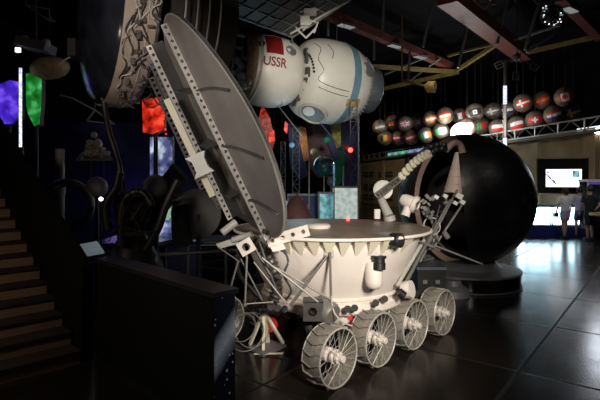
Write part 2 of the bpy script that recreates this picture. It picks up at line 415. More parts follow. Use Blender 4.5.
# rim flange with holes near the hinge
def holed_plate(o, X, Y, w, h, holes, t, r=.022):
    m = MB(); cell = w/holes; return m.perf(o, X, Y, w, h, cell, t, r/min(cell, h))
a0 = P(268, 243, 4.42); a1 = P(303, 233, 4.36); X = (a1-a0).normalized(); Yv = (Z-X*Z.dot(X)).normalized()
holed_plate(a0-Yv*.04, X, Yv, (a1-a0).length+.06, .105, 4, .02).build('hinge_plate', 'cream', rover)
# chassis under the body
sub = MB()
sub.prism([RP(-.62,.42,.42), RP(.62,.42,.42), RP(.62,.50,.42), RP(-.62,.50,.42)], (0,0,.13)); sub.prism([RP(-.62,-.5,.42), RP(.62,-.5,.42), RP(.62,-.42,.42), RP(-.62,-.42,.42)], (0,0,.13))
sub.box(RP(0,0,.40), (1.0,1.1,.08), (u,n,Z)); sub.build('chassis', 'cream', rover)
for k, (px, py, D) in enumerate([(271,307,4.62),(278,308,4.6),(285,309,4.58),(348,309,4.52),(355,308,4.53),(376,303,4.63),(385,299,4.70)]):
    c = P(px, py, D); m = MB(); d = (V((-.4,0,EYE))-c).normalized()
    m.tube(c+d*.02, c-d*.06, .026, .026, 12); m.tube(c+d*.05, c+d*.02, .034, .034, 12); m.build('connector', 'black', rover)
# grey bracket with hole by the rear wheel
bx = P(313, 312, 4.3); m = MB(); m.perf(bx+V((-.09,0,-.08)), V((1,0,0)), Z, .17, .17, .17, .02, .26); m.box(bx+V((.085,.08,0)), (.02,.16,.18)); m.box(bx+V((0,.08,.09)), (.18,.16,.02)); m.build('wheel_bracket', 'dsteel', rover)
m = MB().lathe([(.001,0),(.10,0),(.115,.03),(.11,.20),(.001,.2)], P(333,316,4.35), (-.55,.5,.25), 20); m.build('motor_housing', 'steel', rover)
tag(MB().box(P(350,318,4.36), (.04,.03,.03)).build('red_lamp', 'redp', rover), 'red light behind the rear wheel')
tag(MB().tube(P(352,315,4.36), P(351,330,4.36), .008).build('cable', 'red', rover), 'red cable behind the rear wheel')
# side sensor, port and struts
c = P(391,240,4.50); d = V((.66,-.70,.05)).normalized()
m = MB().lathe([(.001,-.12),(.085,-.12),(.085,-.02),(.075,0),(.001,0)], c, d, 20); m.build('side_sensor', 'boxg', rover)
s_ = MB().lathe([(.001,0),(.062,0),(.07,.02),(.07,.11),(.055,.12),(.05,.09),(.001,.09)], c, d, 20).build('sensor_hood', 'black', rover)
c = P(374,275,4.50); ax = V((.02,.10,1)).normalized()
m = MB(); m.lathe([(.001,-.15),(.045,-.14),(.075,-.11),(.084,-.07),(.084,.10),(.078,.115),(.001,.115)], c+V((0,-.0,.01)), ax, 24); m.build('camera_pod', 'cream', rover)
c = P(379,261,4.45); m = MB(); m.lathe([(.001,-.08),(.062,-.08),(.062,-.02),(.055,-.015),(.055,.02),(.068,.025),(.07,.05),(.055,.05),(.05,.03),(.001,.03)], c, ax, 22); m.build('camera_head', 'black', rover)
m = MB().box(P(329,252,4.42), (.09,.03,.09)); m.build('strut_plate', 'wgrey', rover)
for (p, q_, r) in [((330,252,4.38),(331,300,4.38),.012), ((327,256,4.38),(290,306,4.28),.014), ((262,258,4.3),(318,302,4.30),.011), ((266,262,4.3),(330,299,4.36),.009)]:
    MB().tube(P(*p), P(*q_), r, seg=8).build('strut', 'steel' if r != .014 else 'dsteel', rover)
MB().curve([P(272,248,4.4),P(284,252,4.35),(P(288,262,4.33)),P(284,275,4.33),P(291,290,4.36),P(286,300,4.4)], .011).build('cable', 'dsteel', rover)
MB().curve([P(331,296,4.36),P(334,312,4.30),P(343,322,4.28),P(352,326,4.3)], .008).build('cable', 'wgrey', rover)
# wheels
def wheel(c, ax):
    """c: centre of the outer rim, ax: outward axis"""
    ax = V(ax); R = .255; W = .20
    a, b, d = frame(ax)
    m = MB()
    m.lathe([(R*.985, .0),(R, -.01),(R, -W+.01),(R*.985, -W),(R*.955,-W),(R*.955,0),(R*.985,0)], c, ax, 48)
    for i in range(18):
        f = 2*PI*i/18
        rd = a*math.cos(f)+b*math.sin(f); f2 = f+.13; rd2 = a*math.cos(f2)+b*math.sin(f2)
        mid = c-ax*W*.5+rd2*(R+.008)
        m.bar(c+rd*(R+.008)-ax*.005, mid, .007, .018, rd); m.bar(mid, c+rd*(R+.008)-ax*(W-.005), .007, .018, rd)
    t = m.build('wheel', 'tyre', rover)
    m = MB(); m.torus(c, R-.004, .008, ax, 48, 6); m.torus(c-ax*W, R-.004, .008, ax, 48, 6); m.build('rim', 'rimw', t)
    m = MB()
    for (zo, nn, zz) in ((0., 20, -.03), (-W, 20, -.17)):
        for i in range(nn):
            f = 2*PI*i/nn; g_ = f+(.6 if i % 2 else -.6)
            p = c+ax*zo+(a*math.cos(f)+b*math.sin(f))*(R-.008)
            q_ = c+ax*(zz+(.05 if i % 2 else 0))+(a*math.cos(g_)+b*math.sin(g_))*.03
            m.tube(p, q_, .0022, seg=4, caps=False)
    m.build('spokes', 'rimw', t)
    m = MB()
    m.lathe([(.001,.055),(.028,.055),(.032,.05),(.032,.015),(.045,.012),(.052,.006),(.052,-.016),(.036,-.02),(.036,-.03),(.060,-.032),(.066,-.038),(.066,-.06),(.042,-.064),(.042,-.10),(.062,-.105),(.066,-.11),(.066,-.14),(.05,-.15),(.05,-.20),(.001,-.20)], c, ax, 24)
    m.build('hub', 'hub', t)
    m = MB().tube(c-ax*.18, c-ax*.36, .05, .06, 14); m.build('axle_motor', 'wgrey', t)
    m = MB(); m.bar(c-ax*.30, c-ax*.36+Z*.20, .05, .04); m.build('suspension_arm', 'dsteel', t)
for i in range(4): wheel(RP(-.965+.644*i, .90, .262), n)
for i in range(4): wheel(RP(-.965+.644*i, -.90, .262), -n)

# lid
H0 = V((-.40, 4.59, 1.27)); T0 = V((-1.102, 3.864, 3.155)); p_ = (T0-H0).normalized(); RL = (T0-H0).length/2; LC = (T0+H0)/2
q0 = V((.465, -.87, -.162)); qv = (q0-p_*q0.dot(p_)).normalized(); ov = p_.cross(qv); 
if ov.dot(V((0,0,EYE))-LC) < 0: ov = -ov      # ov: outward face that the visitor sees
def LP(a, b, h): return LC+p_*a+qv*b+ov*h
RW = RL*1.0
lid = MB().lathe([(.001,0.0),(RW*.96,0.0),(RW,-.015),(RW,-.05),(RW*.96,-.06),(.001,-.06)], LC, ov, 72).build('lid', 'lidgrey', rover)
MB().torus(LC-ov*.02, RW, .009, ov, 90, 8).build('lid_rim', 'wgrey', lid)
def pinch(o):
    for v in o.data.vertices:
        w_ = WM[o]@v.co; d_ = w_-LC; a_ = d_.dot(p_)/RW; b_ = d_.dot(qv); t_ = min(1, max(0, (a_+.1)/1.1))
        w_ -= qv*b_*.30*t_*t_
        if a_ < -.95: w_ += p_*(-.95-a_)*RW
        v.co = WM[o].inverted()@w_
pinch(lid); pinch(lid.children[0])
def lrib(b, h0, hole, key, hole_h=.055, t=.012, db=0.):
    a_lo = a_hi = None
    half = math.sqrt(max(0, RW*RW*.90-b*b)); N = 24; m = MB()
    lo, hi = (-half if a_lo is None else a_lo), (half if a_hi is None else a_hi)
    base = h0-hole_h
    pA, pB = LP(lo, b+db, 0), LP(hi, b-db*.15, 0); lo_v = pA; dR = (pB-pA).normalized(); LR = (pB-pA).length; sR = ov.cross(dR)
    if base > .01: m.box((pA+pB)/2+ov*base/2, (LR, t, base), (dR, sR, ov))
    r = m.build('rib', 'liddark', lid) if base > .01 else None
    m = MB().perf(pA+ov*base, dR, ov, LR, hole_h, hole, t)
    m.box((pA+pB)/2+ov*(h0+.003), (LR, .03, .006), (dR, sR, ov))
    m.build('perforated_strip', key, r or lid)
lrib(-.04, .045, .060, 'lidstrip', .045, db=.34)
lrib(-.46, .155, .060, 'lidstrip', .045, db=.16)
lrib(-.60, .17, .055, 'lidgrey', .04, db=.12)  # grey instead of white paints in the dimmer light on this strip
lrib(-.80, .20, .055, 'lidgrey', .05, db=.05)
# closing skin between the two deep ribs
for (a, bb0, bb1, hh) in ((.42,-.02,.84,.03),(-.10,.06,.98,.03),(-.62,.22,.82,.03),(-.10,-.80,-.06,.12),(.42,-.8,-.06,.10),(-.62,-.82,-.06,.12),(-.93,-.46,.35,.05)):
    m = MB(); N = 10; pts = []
    for k in range(N+1):
        t = k/N; b = bb0+(bb1-bb0)*t
        pts.append(LP(a+.02*math.sin(PI*t), b, hh/2))
    for k in range(N): m.box((pts[k]+pts[k+1])/2, ((pts[k+1]-pts[k]).length, .012, hh), ((pts[k+1]-pts[k]).normalized(), p_, ov))
    m.build('cross_rib', 'liddark', lid)
# pale bar and bracket on the deep rib
bt, bb = P(167,99,4.22), P(213,196,4.36)
m = MB().bar(bt, bb, .06, .04, V((0,1,0))); m.build('stiffener_bar', 'ivory', lid)
bk = P(199,165,4.2); dd = (bb-bt).normalized(); sd = dd.cross(V((0,1,0))).normalized()
m = MB().prism([bk+dd*.10-sd*.09, bk+dd*.05-sd*.05, bk-dd*.05-sd*.05, bk-dd*.10-sd*.09, bk-dd*.10+sd*.10, bk-dd*.05+sd*.07, bk+dd*.05+sd*.07, bk+dd*.10+sd*.10], V((0,.05,0))); m.build('bracket', 'lidstrip', lid)
# hinge gear
m = MB()
for (p, q_, r) in [((222,233,4.3),(236,222,4.35),.035), ((233,240,4.5),(252,234,4.45),.03)]: m.tube(P(*p), P(*q_), r, seg=12)
m.build('hinge_cylinder', 'wgrey', rover)
c = P(251,249,4.3); m = MB(); a, b, d = frame(V((.2,-1,.1)))
m.perf(c+V((-.07,0,-.07)), V((.85,0,.5)).normalized(), V((-.5,0,.85)).normalized(), .14, .13, .14, .025, .3); m.build('hinge_bracket', 'cream', rover)
MB().prism([P(216,244,4.5),P(228,240,4.5),P(240,238,4.5),(P(241,243,4.5)),P(226,247,4.5),P(219,249,4.5)], V((0,.03,0))).build('hinge_bracket', 'wgrey', rover)
MB().prism([P(270,247,4.35),P(283,243,4.35),P(286,249,4.35),P(273,252,4.35)], V((0,.03,0))).build('hinge_bracket', 'cream', rover)
for (p, q_, r, k) in [((247,257,4.35),(245,304,4.3),.010,'steel'), ((238,262,4.4),(230,290,4.4),.009,'steel'), ((245,304,4.3),(273,302,4.4),.008,'steel'), ((250,240,4.4),(270,275,4.4),.014,'dsteel'), ((236,250,4.4),(262,300,4.4),.010,'dsteel'), ((257,236,4.42),(276,290,4.42),.012,'dsteel'), ((254,262,4.4),(285,302,4.36),.008,'steel'), ((218,247,4.5),(240,262,4.4),.006,'steel'), ((242,240,4.45),(247,258,4.4),.012,'steel')]:
    MB().tube(P(*p), P(*q_), r, seg=8).build('rod', k, rover)
MB().sphere(P(245,305,4.3), .02, 10, 6).build('rod_joint', 'steel', rover)
# ribbed hose behind the rods
m = MB(); pts = [P(258,240,4.7),P(266,252,4.65),P(272,264,4.62),P(276,278,4.6),P(277,292,4.6),P(272,303,4.6)]
m.curve(pts, .05, 10, 5)
for i, p in enumerate(pts[:-1]):
    for k in range(3):
        t = k/3; c = p.lerp(pts[i+1], t); m.torus(c, .052, .013, pts[i+1]-p, 14, 5)
m.build('ribbed_hose', 'dsteel', rover)
MB().curve([P(236,255,4.6),P(240,275,4.6),P(252,290,4.55),P(262,300,4.5)], .02).build('hose', 'black', rover)
# front gear on the deck : antennas and cameras
da = P(383,190,6.1)
m = MB().lathe([(.001,0),(.115,0),(.125,.01),(.125,.03),(.10,.035),(.001,.02)], da, V((-.15,-1,.12)), 30); m.build('round_antenna_plate', 'white', rover)
p0, p1 = P(378,196,6.0), P(402,177,5.9); dd = (p1-p0)
lat = MB(); a, b, d = frame(dd)
for (sa, sb) in ((1,1),(1,-1),(-1,1),(-1,-1)): lat.tube(p0+a*.045*sa+b*.045*sb, p1+a*.03*sa+b*.03*sb, .007, seg=5)
for k in range(9):
    t = k/8; c = p0.lerp(p1, t); w = .045-.015*t; cs = [c+a*w*sa+b*w*sb for sa, sb in ((1,1),(1,-1),(-1,-1),(-1,1))]
    for i in range(4): lat.tube(cs[i], cs[(i+1) % 4], .006, seg=4)
    if k < 8:
        c2 = p0.lerp(p1, t+.125)
        for i, (sa, sb) in enumerate(((1,1),(1,-1),(-1,-1),(-1,1))):
            sa2, sb2 = ((1,-1),(-1,-1),(-1,1),(1,1))[i]; lat.tube(cs[i], c2+a*w*sa2+b*w*sb2, .005, seg=4)
lat.build('antenna_lattice', 'steel', rover)
ant = MB(); ant.tube(p1, P(431,153,5.8), .012, seg=8); ant = ant.build('helical_antenna', 'steel', rover)
for k in range(8):
    t = k/7; c = P(402+26*t, 176-22*t-3*math.sin(PI*t), 5.9-.1*t)
    MB().lathe([(.001,-.018),(.048,-.018),(.056,-.008),(.056,.008),(.048,.018),(.001,.018)], c, dd+V((0,-.40,.02)), 20).build('antenna_disc', 'ivory', ant)
m = MB(); m.tube(P(381,199,6.0), P(389,216,5.9), .05, .06, 14); m.tube(P(389,216,5.9), P(390,221,5.9), .075, .075, 14); m.build('mast', 'wgrey', rover)
MB().box(P(377,214,5.9), (.07,.06,.12)).build('junction_box', 'cream', rover)
m = MB(); c = P(414,204,5.7)
m.lathe([(.001,-.17),(.05,-.17),(.075,-.13),(.085,-.02),(.105,-.01),(.105,.04),(.085,.05),(.06,.06),(.05,.03),(.001,.03)], c, V((.75,-.35,-.35)), 22)
m.tube(P(405,216,5.7), P(409,204,5.72), .055, .045, 14); m.sphere(P(409,201,5.72), .06, 14, 8); m.build('turret_camera', 'cream', rover)
tag(MB().box(P(427,210,5.6), (.05,.05,.10), (V((.9,0,.3)).normalized(), V((0,1,0)), V((-.3,0,.9)).normalized())).build('camera_lens_box', 'black', rover), 'black lens box')
# bundle of folding struts at the front
G = [((402,290,4.85),(437,222,5.4),.022,'steel'),((406,282,4.9),(450,200,5.5),.012,'steel'),((420,262,5.3),(457,190,5.6),.012,'steel'),((432,250,5.3),(462,205,5.5),.013,'steel'),
     ((436,246,5.2),(482,264,5.6),.011,'line'),((412,238,5.0),(440,250,5.3),.012,'line'),((425,228,5.3),(446,250,5.3),.010,'dsteel'),((430,214,5.6),(438,240,5.4),.02,'steel'),((444,232,5.3),(448,238,5.3),.03,'steel'),
     ((397,286,4.8),(424,240,5.2),.02,'wgrey'),((440,205,5.5),(428,250,5.3),.009,'dsteel'),((418,256,5.2),(430,236,5.3),.03,'wgrey'),((409,262,5.0),(428,236,5.3),.012,'dsteel')]
for (p, q_, r, k) in G: MB().tube(P(*p), P(*q_), r, seg=8).build('strut', k, rover)
for i in range(26):
    m = MB(); px, py = random.uniform(420, 446), random.uniform(196, 250)
    if py > 250-(px-405)*.4 and px > 438: continue
    m.box(P(px, py, random.uniform(5.3, 5.6)), (random.uniform(.02,.06), .04, random.uniform(.02,.07)), (V((.8,0,.6)), V((0,1,0)), V((-.6,0,.8))))
    m.build('linkage_block', 'dsteel', rover)
for (px, py, w) in ((459,196,.08),(462,202,.06),(455,203,.05),(445,196,.05),(436,197,.05)):
    MB().box(P(px,py,5.5), (w,.05,w*.8), (V((.85,0,-.5)), V((0,1,0)), V((.5,0,.85)))).build('probe_block', 'white', rover)
c = P(403,290,4.9); MB().lathe([(.001,0),(.08,0),(.09,.02),(.09,.10),(.001,.10)], c, V((.75,-.5,.2)), 22).build('round_canister', 'cream', rover)
tag(MB().tube(P(399,292,4.75), P(404,296,4.75), .045, .045, 14).build('canister_plug', 'black', rover), 'black plug')
MB().torus(P(426,240,5.4), .12, .008, V((.5,-1,0)), 20, 5).build('cable', 'wgrey', rover)
MB().torus(P(432,226,5.4), .10, .007, V((.2,-1,.3)), 20, 5).build('cable', 'wgrey', rover)

# tripod stand beside rover
tp = P(265, 353, 4.89); tri = empty('tripod_stand', (tp.x, tp.y, 0), 'small pale tripod stand under the open lid hinge, beside the rear wheels', 'stand')
top = P(264,314,4.85)
MB().bar(P(254,313,4.85), P(283,309,4.80), .05, .03).build('top_plate', 'ivory', tri)
MB().tube(top, top+Z*.05, .05, .05, 14).build('collar', 'steel', tri)
for (px, py, D, w) in ((263.5,352,4.92,.05),(250,347,5.06,.028),(283,346,5.1,.028),(268,346,5.15,.04)):
    f = P(px, py, D); f.z = .03; MB().bar(top+V(((px-264)*.0012,0,-.01)), f, w, .03).build('leg', 'ivory', tri)
MB().prism([P(247,349,5.0)*1, P(263,357,4.78), P(287,347,5.05), P(270,341,5.25)], (0,0,.02)).build('foot_plate', 'boxg', tri)
o = tri.children[-1]
for v in o.data.vertices: v.co.z = .005 if v.index < 4 else .03
m = MB().lathe([(.001,0),(.06,0),(.08,.03),(.08,.05),(.001,.05)], P(271,324,5.25)*1, V((-.1,-1,.1)), 20)
rl = empty('red_marker_lamp', (P(271,324,5.25).x, 5.25, 0), 'dim red lamp glowing behind the pale tripod stand', 'lamp')
M['redd'] = glow('dim_red', (.5, .01, .005), (.9, .04, .02), .5, 6)
m.build('lens', 'redd', rl); MB().tube((P(271,324,5.25).x, 5.28, 0), (P(271,324,5.25).x, 5.28, .2), .015).build('post', 'black', rl)
m = MB(); m.torus(P(246,332,4.75), .19, .006, V((.5,-1,.1)), 30, 5); m.torus(P(252,330,4.8), .17, .005, V((.2,-1,.3)), 30, 5); m.torus(P(243,328,4.7), .14, .006, V((.7,-1,-.1)), 30, 5)
tag(m.build('wire_coil', 'line2'), 'loose coils of thin wire hanging between the black panel and tripod', 'wire')

# ------------------------------------------------------------------ landing sphere
BC = P(464.5, 199.5, 8.2); BR = 1.14
ball = empty('descent_sphere', (BC.x, BC.y, .22), 'large charred black descent sphere with a cut-open wedge', 'spacecraft')
tocam = V((-BC.x, -BC.y, 0)).normalized(); side = V((0,0,1)).cross(tocam)   # side: to the right in view?
if side.x < 0: side = -side
poleax = (Z+side*-.10+tocam*.10).normalized(); e_f = (tocam-poleax*tocam.dot(poleax)).normalized(); e_s = poleax.cross(e_f)
if e_s.dot(side) < 0: e_s = -e_s
def sph(lon, lat, r): return BC+(e_f*math.cos(lon)*math.cos(lat)+e_s*math.sin(lon)*math.cos(lat)+poleax*math.sin(lat))*r
lo0, lo1 = math.radians(-1), math.radians(360-43); NL, NA = 72, 40
m = MB(); la0, la1 = -PI/2+.001, PI/2-.001
def grid(r, mi):
    k = len(m.v); m.cur = mi
    for j in range(NA+1):
        for i in range(NL+1): m.v.append(sph(lo0+(lo1-lo0)*i/NL, la0+(la1-la0)*j/NA, r))
    for j in range(NA):
        for i in range(NL):
            a = k+j*(NL+1)+i; m.q([a, a+1, a+NL+2, a+NL+1])
    return k
k1 = grid(BR, 0); k2 = grid(BR-.10, 1); m.cur = 2
for j in range(NA):
    for i in (0, NL):
        a = k1+j*(NL+1)+i; b = k2+j*(NL+1)+i; m.q([a, a+NL+1, b+NL+1, b])
m.build('charred_shell', 'charred', ball, ['charred', 'inner', 'pink'])
# inner bulkhead + cone
bl = MB().sphere(BC+V((.1,.25,-.05)), BR*.62, 28, 16).build('inner_capsule', 'inner', ball)
cc = P(456,193,7.45); m = MB(); prf = [(.001,0)]
for k in range(5):
    z0, z1 = k*.13, (k+1)*.13; r0, r1 = .19-.030*k, .19-.030*(k+1); prf += [(r0, z0), (r1+.004, z1-.01), (r1-.008, z1-.005), (r1-.008, z1)]
prf += [(.001, .65)]
m.lathe(prf, cc, (.06,.05,1), 26); m.build('ribbed_cone', 'cone', ball)
m = MB()
for (px, py) in ((431,147),(436,150),(437,145),(442,149),(444,145),(433,152)): m.sphere(P(px,py,7.15), .05, 12, 8)
m.tube(P(433,148,7.2), P(445,147,7.3), .03); m.build('latch_cluster', 'black', ball)
m = MB().curve([P(446,150,7.25),P(454,143,7.35),P(460,145,7.4),P(463,153,7.4)], .05, 8); m.build('hatch_frame', 'pink', ball)
# hatch rings on charred face
for (lo, la, r) in ((62,14,.085),(52,-3,.10),(63,3,.06)):
    c = sph(math.radians(lo), math.radians(la), BR); MB().torus(c, r, .012, c-BC, 24, 6).build('burnt_ring', 'charred', ball)
# pedestal
pd = empty('round_plinth', (BC.x, BC.y, 0), 'low round clear plinth carrying the charred black sphere', 'plinth')
m = MB().lathe([(.86,.02),(.90,.02),(.90,.24),(.86,.24),(.86,.02)], V((BC.x,BC.y,0)), (0,0,1), 60); m.build('clear_ring', 'acrylic', pd)
m = MB().lathe([(.001,.0),(.88,.0),(.92,.01),(.92,.03),(.001,.03)], V((BC.x,BC.y,0)), (0,0,1), 60); m.build('base_disc', 'boxg', pd)
m = MB().lathe([(.001,.24),(.92,.24),(.92,.27),(.60,.30),(.5,.42),(.001,.42)], V((BC.x,BC.y,0)), (0,0,1), 60); m.build('top_ring', 'boxg', pd)

# black equipment case behind front wheels
c = P(427,268,7.0); cs = empty('equipment_case', (c.x, 7.0, 0), 'dark equipment case with shiny lid behind the rover front wheels', 'case')
MB().box((c.x,7.0,.26), (.40,.5,.50)).build('box', 'black', cs); MB().box((c.x,7.0,.53), (.43,.53,.04)).build('lid', 'bluish', cs)
for k in (-.1,.08): MB().box((c.x+k,6.735,.34), (.06,.02,.05)).build('latch', 'steel', cs)
m = MB(); m.lathe([(.001,0),(.26,0),(.24,.10),(.14,.16),(.12,.24),(.001,.24)], (P(448,270,7.6).x, 7.35, 0), (0,0,1), 24)
tag(m.build('round_pedestal', 'boxg'), 'dark flared stand foot between the black case and the sphere plinth', 'stand')

# ------------------------------------------------------------------ Soyuz-like spacecraft overhead
A = P(243,66,12.0); B = P(372,91,13.6); AX = (B-A).normalized(); KL = (B-A).length/131.4
S = KL*1.0; S1 = 12.4/F
ship = empty('docked_spacecraft', (A+B)/2, 'white bell-shaped spacecraft marked USSR hanging over the rover', 'spacecraft')
up = (Z-AX*Z.dot(AX)).normalized(); fr = AX.cross(up); 
if fr.y > 0: fr = -fr
def prof(lst): return [(max(.001, r*S1), t*KL) for t, r in lst]
P1 = [(0,0),(0,31),(7,33),(14,35.5),(24,36),(34,34.5),(44,30),(51,22),(55,12),(56,0)]
def smooth(lst, sub=4):
    out = []
    for i in range(len(lst)-1):
        p0 = lst[max(i-1,0)]; p1 = lst[i]; p2 = lst[i+1]; p3 = lst[min(i+2,len(lst)-1)]
        for k in range(sub):
            t = k/sub; out.append(tuple(.5*((2*p1[j])+(p2[j]-p0[j])*t+(2*p0[j]-5*p1[j]+4*p2[j]-p3[j])*t*t+(3*p1[j]-p0[j]-3*p2[j]+p3[j])*t**3) for j in (0,1)))
    out.append(lst[-1]); return out
om = MB().lathe(prof([(0,0),(0,31)]+smooth(P1[1:])), A, AX, 56, ref=fr).build('orbital_module', 'white', ship)
MB().torus(A+AX*7*KL, 33.3*S1, .03, AX, 50, 6).build('seam_ring', 'wgrey', om)
m = MB().lathe(prof([(-5,30),(-5,35),(3,36),(4,33),(4,30)]), A, AX, 40, ref=fr); m.build('insulation_band', 'ochre', om)
def surf(t, ang, dr=.012):   # point on module 1
    L = smooth(P1[1:]); r = 30
    for i in range(len(L)-1):
        if L[i][0] <= t <= L[i+1][0]: k = (t-L[i][0])/max(1e-6, L[i+1][0]-L[i][0]); r = L[i][1]+(L[i+1][1]-L[i][1])*k
    return A+AX*t*KL+(fr*math.cos(ang)+up*math.sin(ang))*(r*S1+dr)
def decal(body, size, t0, ang0, name, key, sx=1.):
    vs, fs = text_mesh(body, size); m = MB()
    for v in vs: m.v.append(surf(t0+v.x*sx/KL, ang0+v.y/(35*S1)))
    for f in fs: m.q(f)
    return m.build(name, key, om)
aU = math.asin(.33)
decal('USSR', .31, 17.5, -.02, 'lettering', 'red', .85)
decal('СССР', .31, 17.5, .98, 'lettering', 'red', .85)
def patch(t0, t1, a0, a1, key, nm, dr=.014):
    m = MB(); N = 8
    for j in range(N+1):
        for i in range(N+1): m.v.append(surf(t0+(t1-t0)*i/N, a0+(a1-a0)*j/N, dr))
    for j in range(N):
        for i in range(N): a = j*(N+1)+i; m.q([a, a+1, a+N+2, a+N+1])
    m.build(nm, key, om)
patch(10, 24.5, .20, .80, 'red', 'red_flag')
c = surf(32, .42, .0); MB().lathe([(.001,.0),(.11,.0),(.13,.03),(.15,.0)], c, (c-A-AX*28*KL), 20).build('porthole', 'boxg', om)
c = surf(6.8, .50, .0); MB().lathe([(.001,.02),(.08,.02),(.09,.0)], c, (c-A-AX*24*KL), 18).build('red_spot', 'red', om)
P2 = [(49,20),(51,30),(56,37),(64,41),(77,43),(90,42.5),(101,39.5),(110,34.5),(116,28)]
L2 = [(49,0),(49,20)]+smooth(P2)+[(116,0)]
dm = MB().lathe(prof(L2), A, AX, 64, ref=fr).build('instrument_module', 'white', ship)
m = MB().lathe(prof([(89,42.4),(89,43.2),(93,42.4),(97,41.2),(97,40.4)]), A, AX, 64, ref=fr); m.build('blue_band', 'blue', dm)
m = MB()
for i in range(44):
    m = MB(); a = 2*PI*i/44; m.sphere(A+AX*113*KL+(fr*math.cos(a)+up*math.sin(a))*33*S1, .035, 6, 4)
    m.build('bolt', 'steel', dm)
def surf2(t, ang, dr=.01):
    L = smooth(P2); r = 30
    for i in range(len(L)-1):
        if L[i][0] <= t <= L[i+1][0]: k = (t-L[i][0])/max(1e-6, L[i+1][0]-L[i][0]); r = L[i][1]+(L[i+1][1]-L[i][1])*k
    return A+AX*t*KL+(fr*math.cos(ang)+up*math.sin(ang))*(r*S1+dr)
for pts in ([(56,.9),(59,.6),(56,.3),(60,.0),(57,-.25),(70,-.35),(86,-.38)], [(66,.75),(69,.5),(67,.3)], [(58,-.42),(72,-.48),(86,-.50)]):
    MB().curve([surf2(*p) for p in pts], .009, 5).build('cable_run', 'dsteel', dm)
c = surf2(64, -1.22, -.02); nn_ = (c-A-AX*80*KL).normalized()
m = MB().lathe([(.001,-.0),(.33,.0),(.35,.05),(.39,.03),(.39,-.08)], c, nn_, 32); h_ = m.build('round_hatch', 'wgrey', dm); MB().lathe([(.001,.012),(.32,.012),(.32,.0)], c, nn_, 28).build('hatch_disc', 'dsteel', ship)
c = surf2(106, .30, 0); MB().lathe([(.001,.02),(.17,.02),(.19,.04),(.21,.0)], c, (c-A-AX*100*KL), 22).build('porthole', 'boxg', dm)
c = surf2(93, -.62, .02); a_, b_, d_ = frame(c-A-AX*95*KL); MB().box(c, (.35,.2,.06), (a_, b_, d_)).build('ochre_patch', 'ochre', dm)
for k in range(7): MB().sphere(surf2(51+k*.4, .55-.10*k, .01), .035, 8, 6).build('sensor', 'black', dm)
m = MB().lathe(prof([(114,0),(114,24),(119,25),(130,25),(132,22),(132,17),(127,14),(127,0)]), A, AX, 40, ref=fr); m.build('engine_section', 'bluish', ship)
m = MB().lathe(prof([(46,0),(46,21),(48,24),(60,25),(60,0)]), A, AX, 32, ref=fr); m.build('docking_collar', 'dsteel', ship)
m = MB()
for i in range(40):
    t, a = random.uniform(50,62), random.uniform(-1.8,.9); rr = 27*S1
    m.box(A+AX*t*KL+(fr*math.cos(a)+up*math.sin(a))*rr, [random.uniform(.06,.2) for _ in range(3)], frame(AX+V((random.random(),random.random(),0))))
m.build('fittings', 'dsteel', ship)
# left aft cage with hoops
m = MB().lathe(prof([(-60,0),(-60,24),(-6,26),(-6,0)]), A, AX, 32, ref=fr); m.build('service_section', 'dsteel', ship)
for k in range(8): MB().torus(A-AX*(9+6.5*k)*KL, 30*S1, .035, AX, 40, 6).build('hoop', 'steel', ship)
for k in range(3): MB().tube(A-AX*8*KL+fr*.75+up*(.3*k-.1), A-AX*40*KL+fr*.72+up*(.3*k-.05), .05).build('tank_rod', 'wgrey', ship)
m = MB()
for i in range(16): m.sphere(A-AX*random.uniform(2,14)*KL+fr*.75+up*random.uniform(-.9,0), random.uniform(.05,.13), 10, 6)
m.build('fittings', 'wgrey', ship)
MB().prism([P(249,90,11.5),P(254,68,11.3),P(252,66,11.3),P(245,88,11.5),P(242,97,11.6)], V((0,.1,0))).build('black_fin', 'black', ship)
for k, (t, s2) in enumerate(((30,1),(90,1),(-30,1))):
    p = A+AX*t*KL+up*30*S1; MB().tube(p, V((p.x, p.y+.01, 9.55)), .012, seg=5).build('hanging_cable', 'dsteel', ship)
# solar panel overhead
a = P(196,0,9.0); b = P(292,35,11.2); c = P(352,-4,10.6); d = a+(c-b)
sp = empty('solar_array', (a+b+c+d)/4, 'dark solar array with pale grid lines above the USSR module', 'solar array')
nrm = (b-a).cross(c-b).normalized(); ex = (b-a); ey = (c-b)
m = MB().prism([a, b, c, d], nrm*.05); m.build('cell_panel', 'solar', sp)
m = MB(); off = nrm*(-.012) if nrm.z > 0 else nrm*.062
for k in range(8): m.bar(a+ex*k/7+off, a+ex*k/7+ey+off, .02 if 0 < k < 7 else .05, .02, nrm)
for k in range(6): m.bar(a+ey*k/5+off, b+ey*k/5+off, .02 if 0 < k < 5 else .05, .02, nrm)
m.build('grid_frame', 'line', sp)
MB().tube(c+V((-1,0,0)), V((c.x-1, c.y, 9.6)), .02).build('hanging_cable', 'dsteel', sp); MB().tube(b, A+AX*45*KL+up*.6, .02).build('strut', 'line', sp)
a2 = P(150,22,11.5); b2 = P(258,40,13.2); c2 = P(250,18,13.4); d2 = P(190,2,11.6)
sp2 = empty('solar_array', (a2+b2)/2, 'nearly black solar array behind the top of the open lid', 'solar array')
MB().prism([a2, b2, c2, d2], V((0,0,.05))).build('cell_panel', 'solar', sp2)
m = MB()
for k in range(6): m.bar(a2.lerp(b2,k/5)-Z*.01, d2.lerp(c2,k/5)-Z*.01, .02, .02)
m.bar(a2, b2, .04); m.build('grid_frame', 'line2', sp2)
MB().tube(c2, V((c2.x, c2.y, 9.6)), .02).build('hanging_cable', 'dsteel', sp2)
